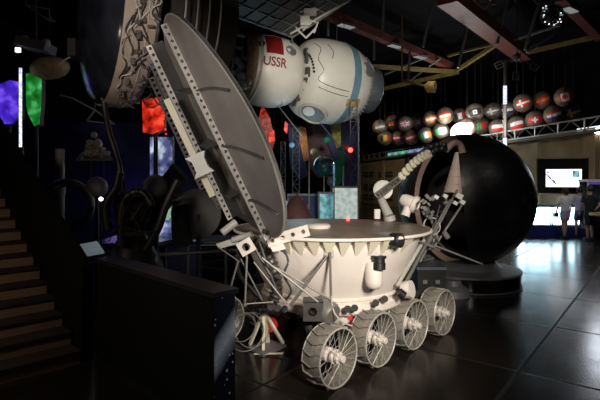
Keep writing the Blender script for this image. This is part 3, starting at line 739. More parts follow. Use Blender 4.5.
# small cross truss near top
tr = MB()
for (p, q_) in [((300,0),(318,10)),((300,12),(315,4)),((303,30),(312,22)),((296,28),(306,38)),((306,38),(316,28)),((290,34),(350,0)),((318,22),(314,33)),((300,18),(316,22))]:
    tr.tube(P(*p,10.4), P(*q_,10.4), .022, seg=6)
tr.box(P(310,12,10.4), (.28,.2,.1)); tr.box(P(305,22,10.4), (.2,.2,.2)); 
tr.build('antenna_truss', 'wgrey', sp)

# ------------------------------------------------------------------ big station end at upper left
SA = P(96,8,6.0); be = math.radians(33); SX = V((math.cos(be), math.sin(be), -.03)).normalized(); SR = 95/F*6
st = empty('station_module', SA, 'huge cream cylinder module with glossy dark dome end, hanging upper left', 'spacecraft')
m = MB().lathe([(.001,-.20),(SR*.3,-.18),(SR*.6,-.12),(SR*.85,-.04),(SR*.97,.03),(SR*1.0,.10)], SA, SX, 64); m.build('dome_end', 'shiny', st)
M['stcream'] = mat('station_cream', (.36, .30, .25), .6, 0, .15, 5)
m = MB().lathe([(SR*.9,.10),(SR*1.015,.10),(SR*1.02,.16),(SR*1.0,.46),(SR*.94,.52),(SR*.7,.56),(.001,.56)], SA, SX, 64); sb = m.build('cream_barrel', 'stcream', st)
m = MB()
dn = V((0,0,-1)); f2 = SX.cross(dn); f2 = f2 if f2.y < 0 else -f2
u2 = (Z-SX*Z.dot(SX)).normalized()
for j in range(16):
    m = MB(); aa = random.uniform(-.9, .3); tt = random.uniform(.15,.5); pts = []
    for k in range(6):
        pts.append(SA+SX*tt+(f2*math.cos(aa)+u2*math.sin(aa))*(SR*1.03+.01)); tt = min(.47, max(.12, tt+random.uniform(-.12,.12))); aa -= random.uniform(.04,.14)
    m.curve(pts, .010, 5); m.build('cable', 'dsteel' if j % 3 else 'wgrey', sb); m = MB()
for k in (.22,.36): MB().torus(SA+SX*k, SR*1.012, .008, SX, 60, 5).build('seam_ring', 'wgrey', sb)
for j in range(34):
    m = MB()
    aa = random.uniform(-1.2,0); tt = random.uniform(.20,.46); m.box(SA+SX*tt+(f2*math.cos(aa)+u2*math.sin(aa))*(SR*1.03), [random.uniform(.02,.08) for _ in range(3)]); m.build('fitting', 'dsteel', sb)
for k in range(4): MB().torus(SA+SX*(.78+.16*k), SR*.97-.04*k, .012, SX, 60, 5).build('hoop', 'wgrey', st)
m = MB().lathe([(.001,.7),(SR*.75,.7),(SR*.7,1.6),(.001,1.6)], SA, SX, 40); m.build('aft_section', 'dsteel', st)
m = MB()
for j in range(22):
    p = P(random.uniform(100,150), random.uniform(94,104), 5.9); m.tube(p, p+V((random.uniform(-.15,.15), random.uniform(-.1,.1), random.uniform(-.07,.1))), .008, seg=5)
m.tube(P(104,100,5.9), P(148,92,6.0), .012); m.build('lower_rigging', 'steel', st)
MB().tube(SA+SX*.3+Z*SR, V((SA.x+.3, SA.y+.2, 9.6)), .02).build('hanging_cable', 'dsteel', st)
m = MB().box(P(77,50,6.0), (.10,.3,.22)); m.build('side_box', 'black', st)
MB().curve([P(79,55,6.0),P(68,58,6.2),P(60,64,6.4)], .012).build('strut', 'wgrey', st)

# ------------------------------------------------------------------ ceiling steelwork
def zb(px, py, z): D = (z-EYE)*F/(HY-py); return P(px, py, D)
def girder(name, p, q_, w, h, key, label, diag=True):
    r = MB().bar(p, q_, w, h)
    return tag(r.build(name, key), kind='structure')
girder('trim_3', zb(318,10,8), zb(452,67,8), .35, .35, 'beam', '')
girder('trim_4', zb(447,-4,8), zb(524,56,8), .7, .5, 'beam', '')
girder('trim_5', zb(560,-4,8), zb(600,37,8), .35, .35, 'beam', '')
girder('trim_6', zb(520,54,7.9), zb(612,33,7.9), .18, .18, 'ybeam', '')
girder('trim_7', zb(382,89,7.4), zb(458,72,7.6), .2, .2, 'ybeam', '')
girder('trim_8', zb(456,71,7.6), zb(497,44,7.9), .16, .16, 'ybeam', '')
girder('trim_9', zb(366,66,7.6), zb(458,72,7.6), .2, .2, 'ybeam', '')
girder('trim_10', zb(448,56,7.9), zb(497,43,7.9), .10, .10, 'ybeam', '')
girder('trim_11', zb(385,74,7.6), zb(428,56,7.9), .10, .10, 'gbeam', '')
girder('trim_12', zb(410,80,7.6), zb(440,58,7.9), .10, .10, 'gbeam', '')
girder('trim_13', zb(500,45,8), zb(560,25,8), .08, .08, 'gbeam', '')
hz = [((384,0),(382,38)),((328,20),(328,36)),((374,40),(374,60)),((432,4),(423,47)),((467,28),(458,68)),((507,0),(497,44)),((540,0),(525,50)),((410,48),(408,80)),((482,6),(496,44)),((553,35),(527,52))]
for i, (p, q_) in enumerate(hz):
    D = 18+i*.3; girder('trim_%d' % (14+i), P(*p, D), P(*q_, D), .10, .10, 'gbeam', '')
LL = [(346,27),(395,47),(420,58),(470,24),(489,37),(570,11)]
names = ['above the blue band of the white spacecraft', 'at the middle of the long red beam', 'towards the far end of the long red beam', 'on the thick red beam, nearer its upper end', 'on the thick red beam, just above the satellite model', 'near the upper right corner of the photo']
for (px, py), nm in zip(LL, names):
    p = zb(px, py, 7.75)
    r = empty('ceiling_lamp', p, 'flat pale batten lamp ' + nm, 'ceiling lamp', 'flat lamps under the steel beams')
    ax_ = (V((.8,.6,0)), V((-.6,.8,0)), Z)
    MB().box(p+Z*.08, (.75,.3,.10), ax_).build('housing', 'boxg', r); MB().box(p+Z*.02, (.72,.28,.03), ax_).build('diffuser', 'lampg', r)
    MB().tube(p+Z*.1, V((p.x,p.y,8.0)), .02).build('hanger', 'gbeam', r)

# hanging glass ball, satellite, round spotlight
c = P(552,15,9.5); gb = empty('glass_ball', c, 'round glass ball with bright glints hanging near the upper right', 'ornament')
MB().sphere(c, .21, 28, 18).build('glass_shell', 'glass', gb); MB().sphere(c-Z*.05, .09, 14, 8).build('core', 'glint', gb)
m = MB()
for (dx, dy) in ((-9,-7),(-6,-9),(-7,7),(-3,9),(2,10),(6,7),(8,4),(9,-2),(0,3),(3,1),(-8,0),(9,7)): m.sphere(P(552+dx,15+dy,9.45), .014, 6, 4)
m.build('glow_glints', 'whitelit', gb); MB().tube(c+Z*.2, V((c.x,c.y,9.6)), .01).build('hanging_cable', 'dsteel', gb)  # glowing beads stand in for light glinting on the glass
MB().torus(c, .21, .008, V((-.5,-1,0)), 40, 5).build('metal_ring', 'steel', gb)
c = P(517,57,11); sa = empty('satellite_model', c, 'small satellite model with outline panels hanging in front of the ceiling truss', 'satellite')
MB().sphere(c, .09, 12, 8).build('body', 'steel', sa)
for (px, py, t) in ((520,36,0),(535,48,.4),(534,67,.9),(516,76,0),(499,65,2.5)):
    q_ = P(px, py, 11); d = (q_-c); m = MB(); m.tube(c, q_, .006, seg=4); X = d.normalized(); Yy = X.cross(V((0,1,0))).normalized()
    k = [q_+X*sx*.09+Yy*sy*.07 for sx, sy in ((1,1),(1,-1),(-1,-1),(-1,1))]
    for i in range(4): m.tube(k[i], k[(i+1) % 4], .009, seg=4)
    m.tube((k[0]+k[1])/2, (k[2]+k[3])/2, .006, seg=4); m.build('panel_frame', 'line', sa)
m = MB()
for i in range(12): m.tube(c, c+V((random.uniform(-.2,.2), random.uniform(-.1,.1), random.uniform(-.15,.15))), .008, seg=4)
m.build('antenna', 'pink', sa); MB().tube(c, V((c.x,c.y,9.6)), .008).build('hanging_cable', 'dsteel', sa)
c = P(428,87,16); sl = empty('round_spotlight', c, 'yellow round spotlight at the end of the ochre truss', 'spotlight')
m = MB().lathe([(.001,0),(.10,0),(.19,.1),(.20,.34),(.17,.36),(.15,.3),(.001,.3)], c-V((.1,0,0)), V((.9,-.5,-.1)), 22); m.build('housing', 'ochre', sl)
MB().lathe([(.001,0),(.16,0),(.16,.02),(.001,.02)], c-V((.1,0,0))+V((.9,-.5,-.1)).normalized()*.31, V((.9,-.5,-.1)), 22).build('lens', 'tan', sl)
MB().tube(c, P(402,80,16.5), .05).build('arm', 'ybeam', sl); MB().tube(P(402,80,16.5), V((P(402,80,16.5).x,16.5,7.6)), .03).build('hanger', 'ybeam', sl)
m = MB(); D = 9.0
for (p, q_) in [((474,0),(484,9)),((484,9),(494,0)),((478,-4),(477,2)),((490,-4),(486,6)),((531,-2),(540,5)),((515,0),(517,4))]: m.tube(P(*p,D), P(*q_,D), .02, seg=5)
for i in range(14): m.box(P(random.uniform(474,494), random.uniform(-4,5), D), [random.uniform(.02,.09) for _ in range(3)])
m.tube(P(484,9,D), V((P(484,9,D).x,D,9.6)), .01, seg=5)
tag(m.build('wire_sculpture', 'pink'), 'pinkish metal frame hanging at the top edge left of the glass ball', 'frame')
# pole behind gallery
c = P(505,150,18.9); pl = empty('tall_post', V((c.x,c.y,3.42)), 'tall pale post rising from the gallery roof among the flag spheres', 'post')
MB().tube(V((c.x,c.y,3.42)), P(505,60,18.9), .08, .06).build('pole', 'dsteel', pl)
for (y0, y1) in ((86,104),(138,147)): MB().tube(P(505,y0,18.75), P(505,y1,18.75), .07).build('glow_lit_stretch', 'strip', pl)  # glowing sleeves stand in for stretches of the pole that catch light

# ------------------------------------------------------------------ flag spheres
def flagball(px, py, rp, spec, desc, tilt=.2):
    D = .46*F/rp; c = P(px, py, D); R = .46
    r = empty('flag_sphere', c, desc, 'sphere', 'spheres bearing national flags above the gallery')
    MB().sphere(c, R, 24, 14).build('ball', 'brown', r)
    MB().tube(c+Z*R, V((c.x, c.y, 9.6)), .008, seg=4).build('hanging_cable', 'black', r)
    f = (V((0,0,EYE))-c).normalized(); e1 = f.cross(Z).normalized(); e1 = e1 if e1.x > 0 else -e1; e2 = e1.cross(f); e2 = e2 if e2.z > 0 else -e2
    ct, st_ = math.cos(tilt), math.sin(tilt); E1 = e1*ct+e2*st_; E2 = e2*ct-e1*st_
    m = MB(); keys = []
    def rect(x0, x1, y0, y1, k, dr=.006, sh=0.):
        if k not in keys: keys.append(k)
        m.cur = keys.index(k); N = 6; b = len(m.v)
        for j in range(N+1):
            for i in range(N+1):
                x = x0+(x1-x0)*i/N; y = y0+(y1-y0)*j/N
                x += sh*y
                d = (f+E1*x*.95+E2*y*.95).normalized(); m.v.append(c+d*(R+dr))
        for j in range(N):
            for i in range(N): a = b+j*(N+1)+i; m.q([a, a+1, a+N+2, a+N+1])
    W, H = .85, .46; t = spec[0]
    if t == 'h':
        n_ = len(spec)-1
        for i, k in enumerate(spec[1:]): rect(-W, W, H-2*H*(i+1)/n_, H-2*H*i/n_, k)
    elif t == 'v':
        n_ = len(spec)-1
        for i, k in enumerate(spec[1:]): rect(-W+2*W*i/n_, -W+2*W*(i+1)/n_, -H, H, k)
    elif t == 'x': 
        rect(-W, W, -H, H, spec[1]); rect(-W, W, -.1, .1, spec[2], .012); rect(-.35, -.13, -H, H, spec[2], .012)
    elif t == '+':
        rect(-W, W, -H, H, spec[1]); rect(-.32, .32, -.09, .09, spec[2], .012); rect(-.09, .09, -.32, .32, spec[2], .012)
    elif t == 'uk':
        rect(-W, W, -H, H, 'fb')
        for s_ in (1, -1):
            rect(-.12, .12, -H, H, 'fw', .010, 1.7*s_); rect(-.05, .05, -H, H, 'fr', .014, 1.7*s_)
        rect(-W, W, -.15, .15, 'fw', .018); rect(-.15, .15, -H, H, 'fw', .018); rect(-W, W, -.08, .08, 'fr', .022); rect(-.08, .08, -H, H, 'fr', .022)
    elif t == 'ca':
        rect(-W, -.4, -H, H, 'fr'); rect(.4, W, -H, H, 'fr'); rect(-.4, .4, -H, H, 'fw')
        rect(-.07, .07, -.3, .34, 'fr', .014); rect(-.26, .26, -.06, .08, 'fr', .014); rect(-.16, .16, -.16, .2, 'fr', .014)
    elif t == 'e':
        rect(-W, W, -H, H, spec[1]); rect(-.22, .22, -.22, .22, spec[2], .012); rect(-.1, .1, -.1, .1, spec[1], .016)
    m.build('flag', keys[0], r, keys)
    MB().torus(c, R+.01, .010, e1+f*.2, 30, 5).build('hoop', 'gbeam', r)
B_ = 'brown sphere bearing a '
flagball(380,127,7.5,('h','fn','fw','fn'), B_+'dull grey and white flag, far left end of the upper row')
flagball(393,122.5,7.5,('h','fk','fr','fy'), B_+'black, red and gold striped flag')
flagball(405,124,7.8,('uk',), B_+'red, white and blue union flag', .05)
flagball(418,122,7.5,('e','fn','fw'), B_+'grey flag with a small pale emblem, right of the union flag')
flagball(431,119,8.2,('h','fo','fw','fo'), B_+'orange and white flag left of the overexposed glare')
flagball(445,115.5,8.6,('h','fr','fw','fo'), B_+'red, white and orange flag above the floodlight glare')
flagball(460,116,8.0,('v','fk','fw','fr'), B_+'black, white and red upright banded flag')
flagball(475,112,9.0,('e','fk','fw'), B_+'black flag with a pale emblem, in the upper row')
flagball(493,111,8.6,('x','fn','fw'), B_+'grey flag with a white cross beside the pale post')
flagball(507,110,8.6,('h','fn','fw','fb'), B_+'white and blue striped flag in front of the pale post', .05)
flagball(523,103,9.3,('x','fr','fw'), B_+'red flag with an off-centre white cross', .3)
flagball(543,100,9.3,('h','fr','fo','fr'), B_+'dull red and orange flag beside the maple leaf sphere', .3)
flagball(565,97,10,('ca',), B_+'red and white maple leaf flag', .2)
flagball(385,138,7.5,('v','fk','fy','fr'), B_+'black, gold and red upright banded flag, lower row left end', .05)
flagball(398,138,7.5,('h','fr','fw','fr'), B_+'red flag with a level white stripe, second in the lower row', .05)
flagball(411,137.5,7.8,('h','fr','fw','fr'), B_+'red flag with a slanting white stripe, third in the lower row', .3)
flagball(426,135,8.2,('v','fg','fw','fo'), B_+'green, white and orange upright banded flag')
flagball(441,131,8.4,('v','fg','fw','fw'), B_+'washed-out green and white flag left of the floodlight')  # extra white band paints in the floodlight's glare
flagball(467,127,9.2,('h','fw','fw','fn'), B_+'pale flag washed out by the floodlight')  # white bands paint in the bleaching by the floodlight
flagball(481,126,8.6,('v','fg','fr'), B_+'green and red flag right of the floodlight')
flagball(498,128,9.0,('h','fw','fr'), B_+'white over red flag, left one of two in the lower row', .05)
flagball(517,125,9.2,('h','fw','fr'), B_+'tilted white over red flag, beside the centred-cross one', .25)
flagball(535,120,9.4,('+','fr','fw'), B_+'red flag with a small centred white cross', .1)
flagball(554,115,9.8,('h','fr','fw','fb'), B_+'red, white and blue striped flag in the lower row', .3)
flagball(573,113,9.8,('x','fb','fy'), B_+'dark blue flag with a yellow cross, lower row right end', .3)
# floodlight
c = P(461,133,21); fl = empty('flood_light', c, 'glaring white floodlight shining between the flag spheres', 'floodlight')
fd = (V((0,0,EYE))-c).normalized()
MB().lathe([(.001,-.2),(.3,-.2),(.46,0),(.47,.04),(.43,.04)], c, fd, 28).build('reflector', 'boxg', fl)
MB().lathe([(.001,.0),(.42,.0),(.42,.02),(.001,.03)], c, fd, 28).build('lens', 'flood', fl)
MB().tube(c-fd*.15, V((c.x-fd.x*.15, c.y-fd.y*.15, 3.4)), .04).build('pole', 'gbeam', fl)

# ------------------------------------------------------------------ right: tv, showcases, cabinet, people
c = P(563,176,15.6); tx = V((.94,-.34,0)).normalized(); ty = V((.34,.94,0)).normalized()
tvr = empty('wall_screen', (c.x,c.y,1.8), 'large black-framed bright television screen on the concrete gallery wall', 'television')
MB().box(c, (1.60,.12,1.18), (tx,ty,Z)).build('backing_board', 'blackm', tvr)
m = MB()
for (dx, dz, w, h) in ((0,.59,1.64,.04),(0,-.59,1.64,.04),(-.8,0,.04,1.2),(.8,0,.04,1.2)): m.box(c+tx*dx+Z*dz-ty*.07, (w,.05,h), (tx,ty,Z))
m.build('frame', 'concrete', tvr)
s0 = c+Z*-.07-ty*.07; MB().box(s0, (1.08,.06,.62), (tx,ty,Z)).build('bezel', 'black', tvr)
scr = MB().box(s0-ty*.035, (1.04,.01,.58), (tx,ty,Z)).build('screen_picture', 'tv', tvr)
m = MB()
for k in range(7): m.box(s0-ty*.044+tx*(-.5+.045*k)+Z*(.12-.05*k), (.07,.006,.035+.02*(k % 3)), (tx,ty,Z))
m.box(s0-ty*.044+tx*(-.46)+Z*.2, (.10,.006,.05), (tx,ty,Z)); m.build('picture_detail', 'tvp', scr)
MB().box(s0-ty*.044+tx*.36+Z*.14, (.2,.006,.22), (tx,ty,Z)).build('picture_inset', 'poster', scr)
w0 = wallpt(563, 0); MB().bar(c, V((w0.x+.2, w0.y, 1.8)), .2, .2).build('mount', 'black', tvr)
def showcase(px0, px1, lbl):
    D = 15.2; x0, x1 = (px0-CX)/F*D, (px1-CX)/F*D; r = empty('showcase', ((x0+x1)/2, D, 0), lbl, 'display case', 'glowing showcases under the television')
    MB().box(((x0+x1)/2, D, .19), (x1-x0-.02, .6, .38)).build('base', 'caseb', r)
    MB().box(((x0+x1)/2, D, .97), (x1-x0-.02, .62, .08)).build('top', 'boxg', r)
    MB().box(((x0+x1)/2, D+.24, .655), (x1-x0-.04, .03, .55)).build('light_panel', 'case', r)
    m = MB()
    for x in (x0+.03, x1-.03): m.box((x, D-.28, .655), (.03,.03,.55))
    m.build('frame', 'boxg', r); MB().box(((x0+x1)/2, D-.285, .655), (x1-x0-.08, .008, .54)).build('glass', 'glass', r)
showcase(521, 547, 'glowing white showcase nearest the black sphere')
showcase(547, 571, 'glowing white showcase behind the woman in lilac shorts')
showcase(571, 598, 'glowing white showcase behind the man in black')
x0 = (583-CX)/F*14.6; cw = .70; cy = 14.6; cab = empty('display_cabinet', (x0+cw/2,cy,0), 'tall glazed cabinet with a purple header at the right edge', 'cabinet')
MB().box((x0+cw/2,cy,1.78), (cw,.5,.08)).build('top', 'white', cab)
M['purph'] = glow('purple_header', (.12,.06,.4), (.16,.08,.5), .5, 3)
MB().box((x0+cw/2,cy-.26,1.70), (cw-.04,.02,.07)).build('header', 'purph', cab)
for x in (x0+.03, x0+cw-.03): MB().box((x,cy-.22,1.02), (.05,.05,1.44)).build('post', 'white', cab)
MB().box((x0+cw/2,cy,.15), (cw-.02,.5,.3)).build('base', 'caseb', cab)
MB().box((x0+cw/2,cy+.22,1.02), (cw-.04,.03,1.44)).build('back_panel', 'boxg', cab)
MB().box((x0+cw/2,cy-.245,1.02), (cw-.1,.008,1.4)).build('glass', 'glass', cab)
c = P(597,214,13.8); ks = empty('round_table', (c.x+.2,13.8,0), 'small table with a tan top at the right edge, beside the man in black', 'table')
MB().lathe([(.001,0),(.36,0),(.4,.03),(.4,.10),(.001,.11)], (c.x+.2,13.8,c.z-.06), (0,0,1), 28).build('tabletop', 'tan', ks); MB().tube((c.x+.2,13.8,0),(c.x+.2,13.8,c.z-.05), .06).build('leg', 'boxg', ks)

def skin_obj(name, chains, key, parent, Wm, smooth_=2):
    """chains: dict vertices name->(co, r); edges list"""
    vs, es = chains; names = list(vs); idx = {k: i for i, k in enumerate(names)}
    me = bpy.data.meshes.new(name); me.from_pydata([vs[k][0] for k in names], [(idx[a], idx[b]) for a, b in es], []); me.update()
    o = bpy.data.objects.new(name, me); col.objects.link(o); o.parent = parent
    sm = o.modifiers.new('skin', 'SKIN'); sm.use_smooth_shade = True
    if not me.skin_vertices: 
        me.attributes
    for i, k in enumerate(names):
        r = vs[k][1]; r = r if isinstance(r, tuple) else (r, r); me.skin_vertices[0].data[i].radius = r
        me.skin_vertices[0].data[i].use_root = (k == 'pelvis')
    o.modifiers.new('sub', 'SUBSURF').levels = smooth_; o.modifiers['sub'].render_levels = smooth_
    me.materials.append(M[key]); WM[o] = WM[parent]
    return o
def person(loc, hgt, rot, label, shirt, short, pose, short_len=.62, hairlong=False, shoes='black'):
    r = empty('person', loc, label, 'person', None, rot); s = hgt/1.75
    r.scale = (s, s, s)
    vs = {'pelvis': ((0,0,.93),.13), 'belly': ((0,0,1.06),.115), 'chest': ((0,0,1.28),(.15,.12)), 'neckb': ((0,-.005,1.43),.075), 'neck': ((0,-.01,1.50),.052), 'headb': ((0,.0,1.57),.078), 'head': ((0,.01,1.65),.092), 'headt': ((0,.0,1.71),.06)}
    es = [('pelvis','belly'),('belly','chest'),('chest','neckb'),('neckb','neck'),('neck','headb'),('headb','head'),('head','headt')]
    for sd, sg in (('l',-1),('r',1)):
        st_ = pose['step'].get(sd, 0.)
        vs.update({'hip'+sd: ((sg*.09,0,.87),.09), 'knee'+sd: ((sg*.10,st_*.5+.02,.49),.058), 'calf'+sd: ((sg*.10,st_*.8,.32),.052), 'ankle'+sd: ((sg*.10,st_,.08),.036), 'toe'+sd: ((sg*.115,st_+.14,.03),.032)})
        es += [('pelvis','hip'+sd),('hip'+sd,'knee'+sd),('knee'+sd,'calf'+sd),('calf'+sd,'ankle'+sd),('ankle'+sd,'toe'+sd)]
        el, wr = pose[sd]; sh = (sg*.18,0,1.38)
        vs.update({'sh'+sd: (sh,.06), 'el'+sd: (el,.042), 'wr'+sd: (wr,.027)})
        d = (V(wr)-V(el)).normalized(); palm = V(wr)+d*.06; vs['palm'+sd] = (tuple(palm),.032)
        es += [('chest','sh'+sd),('sh'+sd,'el'+sd),('el'+sd,'wr'+sd),('wr'+sd,'palm'+sd)]
        sidev = d.cross(V((1,0,0))); sidev = sidev.normalized() if sidev.length > .1 else V((0,1,0))
        for k in range(4):
            a = palm+d*.03+sidev*(k-1.5)*.02; b = a+d*(.055+.012*(1.5-abs(k-1.5))); vs['f%d' % k+sd] = (tuple(a),.010); vs['g%d' % k+sd] = (tuple(b+V((0,0,0))),.008)
            es += [('palm'+sd,'f%d' % k+sd),('f%d' % k+sd,'g%d' % k+sd)]
        vs['th'+sd] = (tuple(palm+sidev*.05+d*.02),.010); es += [('palm'+sd,'th'+sd)]
    skin_obj('body', (vs, es), 'skin', r, None)
    def part(mb, nm, key):
        for i, v in enumerate(mb.v): mb.v[i] = WM[r]@v
        return mb.build(nm, key, r)
    m = MB().loft([((0,0,.93),.165,.125),((0,0,1.05),.15,.115),((0,0,1.2),.175,.13),((0,0,1.34),.205,.13),((0,0,1.42),.15,.10),((0,0,1.47),.07,.07)])
    for sd, sg in (('l',-1),('r',1)):
        el = V(pose[sd][0]); sh = V((sg*.19,0,1.38)); m.tube(sh-(el-sh)*.1, sh.lerp(el,.7), .078, .062, 12)
    part(m, 'shirt', shirt)
    m = MB().loft([((0,0,.72),.19,.13),((0,0,.86),.185,.135),((0,0,.98),.155,.12)])
    for sd, sg in (('l',-1),('r',1)):
        hp = V((sg*.09,0,.84)); kn = V((sg*.10,pose['step'].get(sd,0)*.5,short_len)); m.tube(hp, kn, .10, .095, 14)
    part(m, 'shorts', short)
    m = MB().sphere((0,-.015,1.67), .108, 16, 10, sc_=1.1)
    if hairlong: m.sphere((0,-.09,1.60), .06, 12, 8, sc_=1.5)
    part(m, 'hair', 'hair')
    m = MB(); m.sphere((0,.11,1.62), .018, 8, 6)
    for sg in (-1,1): m.sphere((sg*.10,0,1.62), .022, 8, 6)
    part(m, 'face_features', 'skin')
    for sd, sg in (('l',-1),('r',1)):
        st_ = pose['step'].get(sd,0); part(MB().loft([((sg*.11,st_+.05,.0),.05,.14),((sg*.11,st_+.05,.05),.05,.135),((sg*.10,st_,.09),.045,.06)]), 'shoe', shoes)
    return r
pw = P(565,238,14.6)
person((pw.x,14.6,0), 1.55, .15, 'woman in white top and lilac shorts walking away with a small bag', 'shirtw', 'shortl', dict(step={'l':-.10,'r':.12}, l=((-.27,-.02,1.14),(-.29,.06,.92)), r=((.27,.02,1.14),(.28,.12,.95))), .64, True)
bg = P(556,213,14.55); b_ = empty('handbag', (bg.x,14.55,bg.z-.12), 'small dark handbag held by the woman in lilac shorts', 'bag')
MB().box((bg.x,14.55,bg.z-.06), (.14,.06,.14)).build('pouch', 'black', b_); MB().curve([(bg.x-.05,14.55,bg.z),(bg.x,14.55,bg.z+.12),(bg.x+.05,14.55,bg.z)], .008).build('strap', 'black', b_)
pm = P(577,236,14.9); person((pm.x,14.75,0), 1.56, -.2, 'person in pale lavender shirt and blue shorts between the woman and the man in black', 'shirtv', 'denim', dict(step={'l':.05,'r':-.05}, l=((-.27,0,1.14),(-.24,.15,.95)), r=((.27,.0,1.14),(.26,.15,.98))), .60, False)
pk = P(590,238,14.0); person((pk.x,14.0,0), 1.62, .1, 'man in black shirt and black shorts with one hand behind his back', 'clothk', 'clothk', dict(step={'l':-.02,'r':.04}, l=((-.29,0,1.14),(-.26,.12,.93)), r=((.28,-.10,1.16),(.08,-.20,1.05))), .50, False)

# ------------------------------------------------------------------ stairs and parapet at left
s_dir = V((-.71,.70,0)).normalized(); w_dir = V((-.70,-.71,0)).normalized(); S0 = V((-2.16,4.62,0))
m = MB(); mt = MB(); run, rise = .247, .13; WID = 2.6
for k in range(22):
    z0 = rise*k; p = S0+s_dir*run*k; dz = rise
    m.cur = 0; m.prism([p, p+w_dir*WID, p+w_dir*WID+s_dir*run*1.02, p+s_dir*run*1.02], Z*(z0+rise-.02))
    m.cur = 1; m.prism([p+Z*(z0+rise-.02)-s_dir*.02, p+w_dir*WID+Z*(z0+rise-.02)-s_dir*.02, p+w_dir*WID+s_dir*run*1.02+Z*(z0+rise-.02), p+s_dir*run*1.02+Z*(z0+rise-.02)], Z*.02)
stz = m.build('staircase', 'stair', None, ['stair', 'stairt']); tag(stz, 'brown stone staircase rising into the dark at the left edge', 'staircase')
q1 = S0-w_dir*.02; top_ = q1+s_dir*run*22
m = MB().prism([q1, top_, top_+Z*(.13*22+.9), q1+Z*.95], -w_dir*.10)
tag(m.build('stair_balustrade', 'blackm'), 'solid black balustrade sloping up beside the brown stone stairs', 'balustrade')
PA, PB = V((-.60,3.27,0)), V((-2.04,4.72,0)); pd_ = (PB-PA).normalized(); pn = V((.70,.71,0)).normalized()
pw_ = empty('parapet', (PA+PB)/2, 'long black panelled parapet wall standing in front of the exhibits', 'parapet')
MB().prism([PA, PB, PB+pn*.17, PA+pn*.17], Z*.985).build('wall_panel', 'blackm', pw_)
MB().prism([PA-pd_*.02-pn*.02, PB-pn*.02, PB+pn*.2, PA+pn*.2-pd_*.02], Z*.03).build('plinth_strip', 'black', pw_)
o = MB(); a = PA-pd_*.03-pn*.025+Z*.985; o.prism([a, PB-pn*.025+Z*.985, PB+pn*.2+Z*.985, PA+pn*.2-pd_*.03+Z*.985], Z*.035); o.build('coping', 'black', pw_)
e = empty('printed_end_panel', PA+pn*.085-pd_*.015, 'x', 'y'); bpy.data.objects.remove(e); 
o = MB().prism([PA-pd_*.005, PA+pn*.17-pd_*.005, PA+pn*.17-pd_*.02, PA-pd_*.02], Z*.98).build('printed_end_panel', 'nebula', pw_)
tag(o, 'glossy end panel printed with stars and a pale nebula')

# pale tilted information board
a, b, c, d = P(75,245,5.6), P(97,241,5.9), P(104,251,5.5), P(80,255,5.25)
ib = empty('information_board', ((a.x+c.x)/2, 5.6, 0), 'pale tilted information board on a post beside the stairs', 'sign')
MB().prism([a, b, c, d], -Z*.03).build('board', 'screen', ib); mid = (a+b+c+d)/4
MB().tube((mid.x, mid.y, 0), mid-Z*.04, .03).build('post', 'black', ib)

# ------------------------------------------------------------------ left background exhibits
def hangline(m, c): m.tube(c, V((c.x, c.y, 9.6)), .006, seg=4)
def backlit(name, pts, D, key, label, th=.12, bulge=0):
    r = empty(name, V(((pts[0][0]-CX)/F*D, D, 0)), label, 'display panel')
    P3 = [P(x, y, D) for x, y in pts]; MB().prism(P3, V((0,.02,0))).build('lit_face', key, r)
    cen = sum(P3, V())/len(P3); MB().prism([cen+(p-cen)*1.04+V((0,.03,0)) for p in P3], V((0,th,0))).build('frame', 'black', r)
    lo = min(p.z for p in P3); MB().tube((cen.x, D+.1, 0), (cen.x, D+.1, lo+.1), .04).build('stand', 'black', r)
    return r
backlit('backlit_panel', [(-8,92),(0,84),(10,80),(19,82),(20,118),(12,124),(2,124),(-8,120)], 9, 'purple', 'glowing purple planet panel at the left edge')
backlit('backlit_panel', [(26,74),(41,70),(41,100),(39,124),(34,126),(28,114),(26,104)], 9.2, 'green', 'tall glowing green panel right of the white light strip')
r = empty('light_strip', P(21,146,8.8)-Z*(P(21,146,8.8).z), 'thin vertical white light strip between purple and green panels', 'lamp')
MB().box(V((P(20.5,0,8.8).x, 8.8, (P(20,68,8.8).z+P(20,147,8.8).z)/2)), (.035,.04,P(20,68,8.8).z-P(20,147,8.8).z)).build('tube', 'strip', r)
MB().box(V((P(20.5,0,8.8).x, 8.85, P(20,147,8.8).z/2)), (.05,.04,P(20,147,8.8).z)).build('post', 'black', r)
# projector
c = P(36,46,8.5); r = empty('projector', c, 'grey ceiling projector above the green panel with a small bluish light', 'projector')
MB().box(c, (.55,.4,.16), (V((.97,0,-.2)), V((0,1,0)), V((.2,0,.97)))).build('body', 'boxg', r)
MB().box(P(18,50,8.3), (.08,.05,.08)).build('lens_light', 'whitelit', r)
m = MB(); m.sphere(P(25,39,8.4), .07, 10, 6); m.sphere(P(46,43,8.4), .08, 10, 6); m.build('lamp_head', 'wgrey', r)
MB().tube(c, V((c.x,c.y,9.6)), .02).build('hanger', 'dsteel', r)
m = MB()
for (p, q_) in [((26,5),(50,21)),((26,5),(49,9)),((49,9),(50,21)),((50,21),(55,21)),((49,16),(55,22))]: m.tube(P(*p,7), P(*q_,7), .009, seg=5)
m.tube(P(26,5,7), V((P(26,5,7).x,7,9.6)), .006, seg=4)
tag(m.build('wire_triangle', 'line2'), 'thin wire triangle hanging in the dark top left corner', 'frame')
c = P(50,68,9); r = empty('small_capsule', c, 'dark ochre rounded capsule hanging above the green panel', 'capsule')
MB().sphere(c, .22, 18, 10, axis=(1,0,.1), sc_=1.7).build('body', 'ochre', r); m = MB(); hangline(m, c); m.build('hanging_cable', 'dsteel', r)
# violet back wall patch and floor glow
v0, v1 = P(30,120,13), P(200,210,13)
tag(MB().box(V(((v0.x+v1.x)/2, 13.1, 1.7)), (v1.x-v0.x, .1, 3.4)).build('wall_exhibit', 'bannerd'), kind='structure')
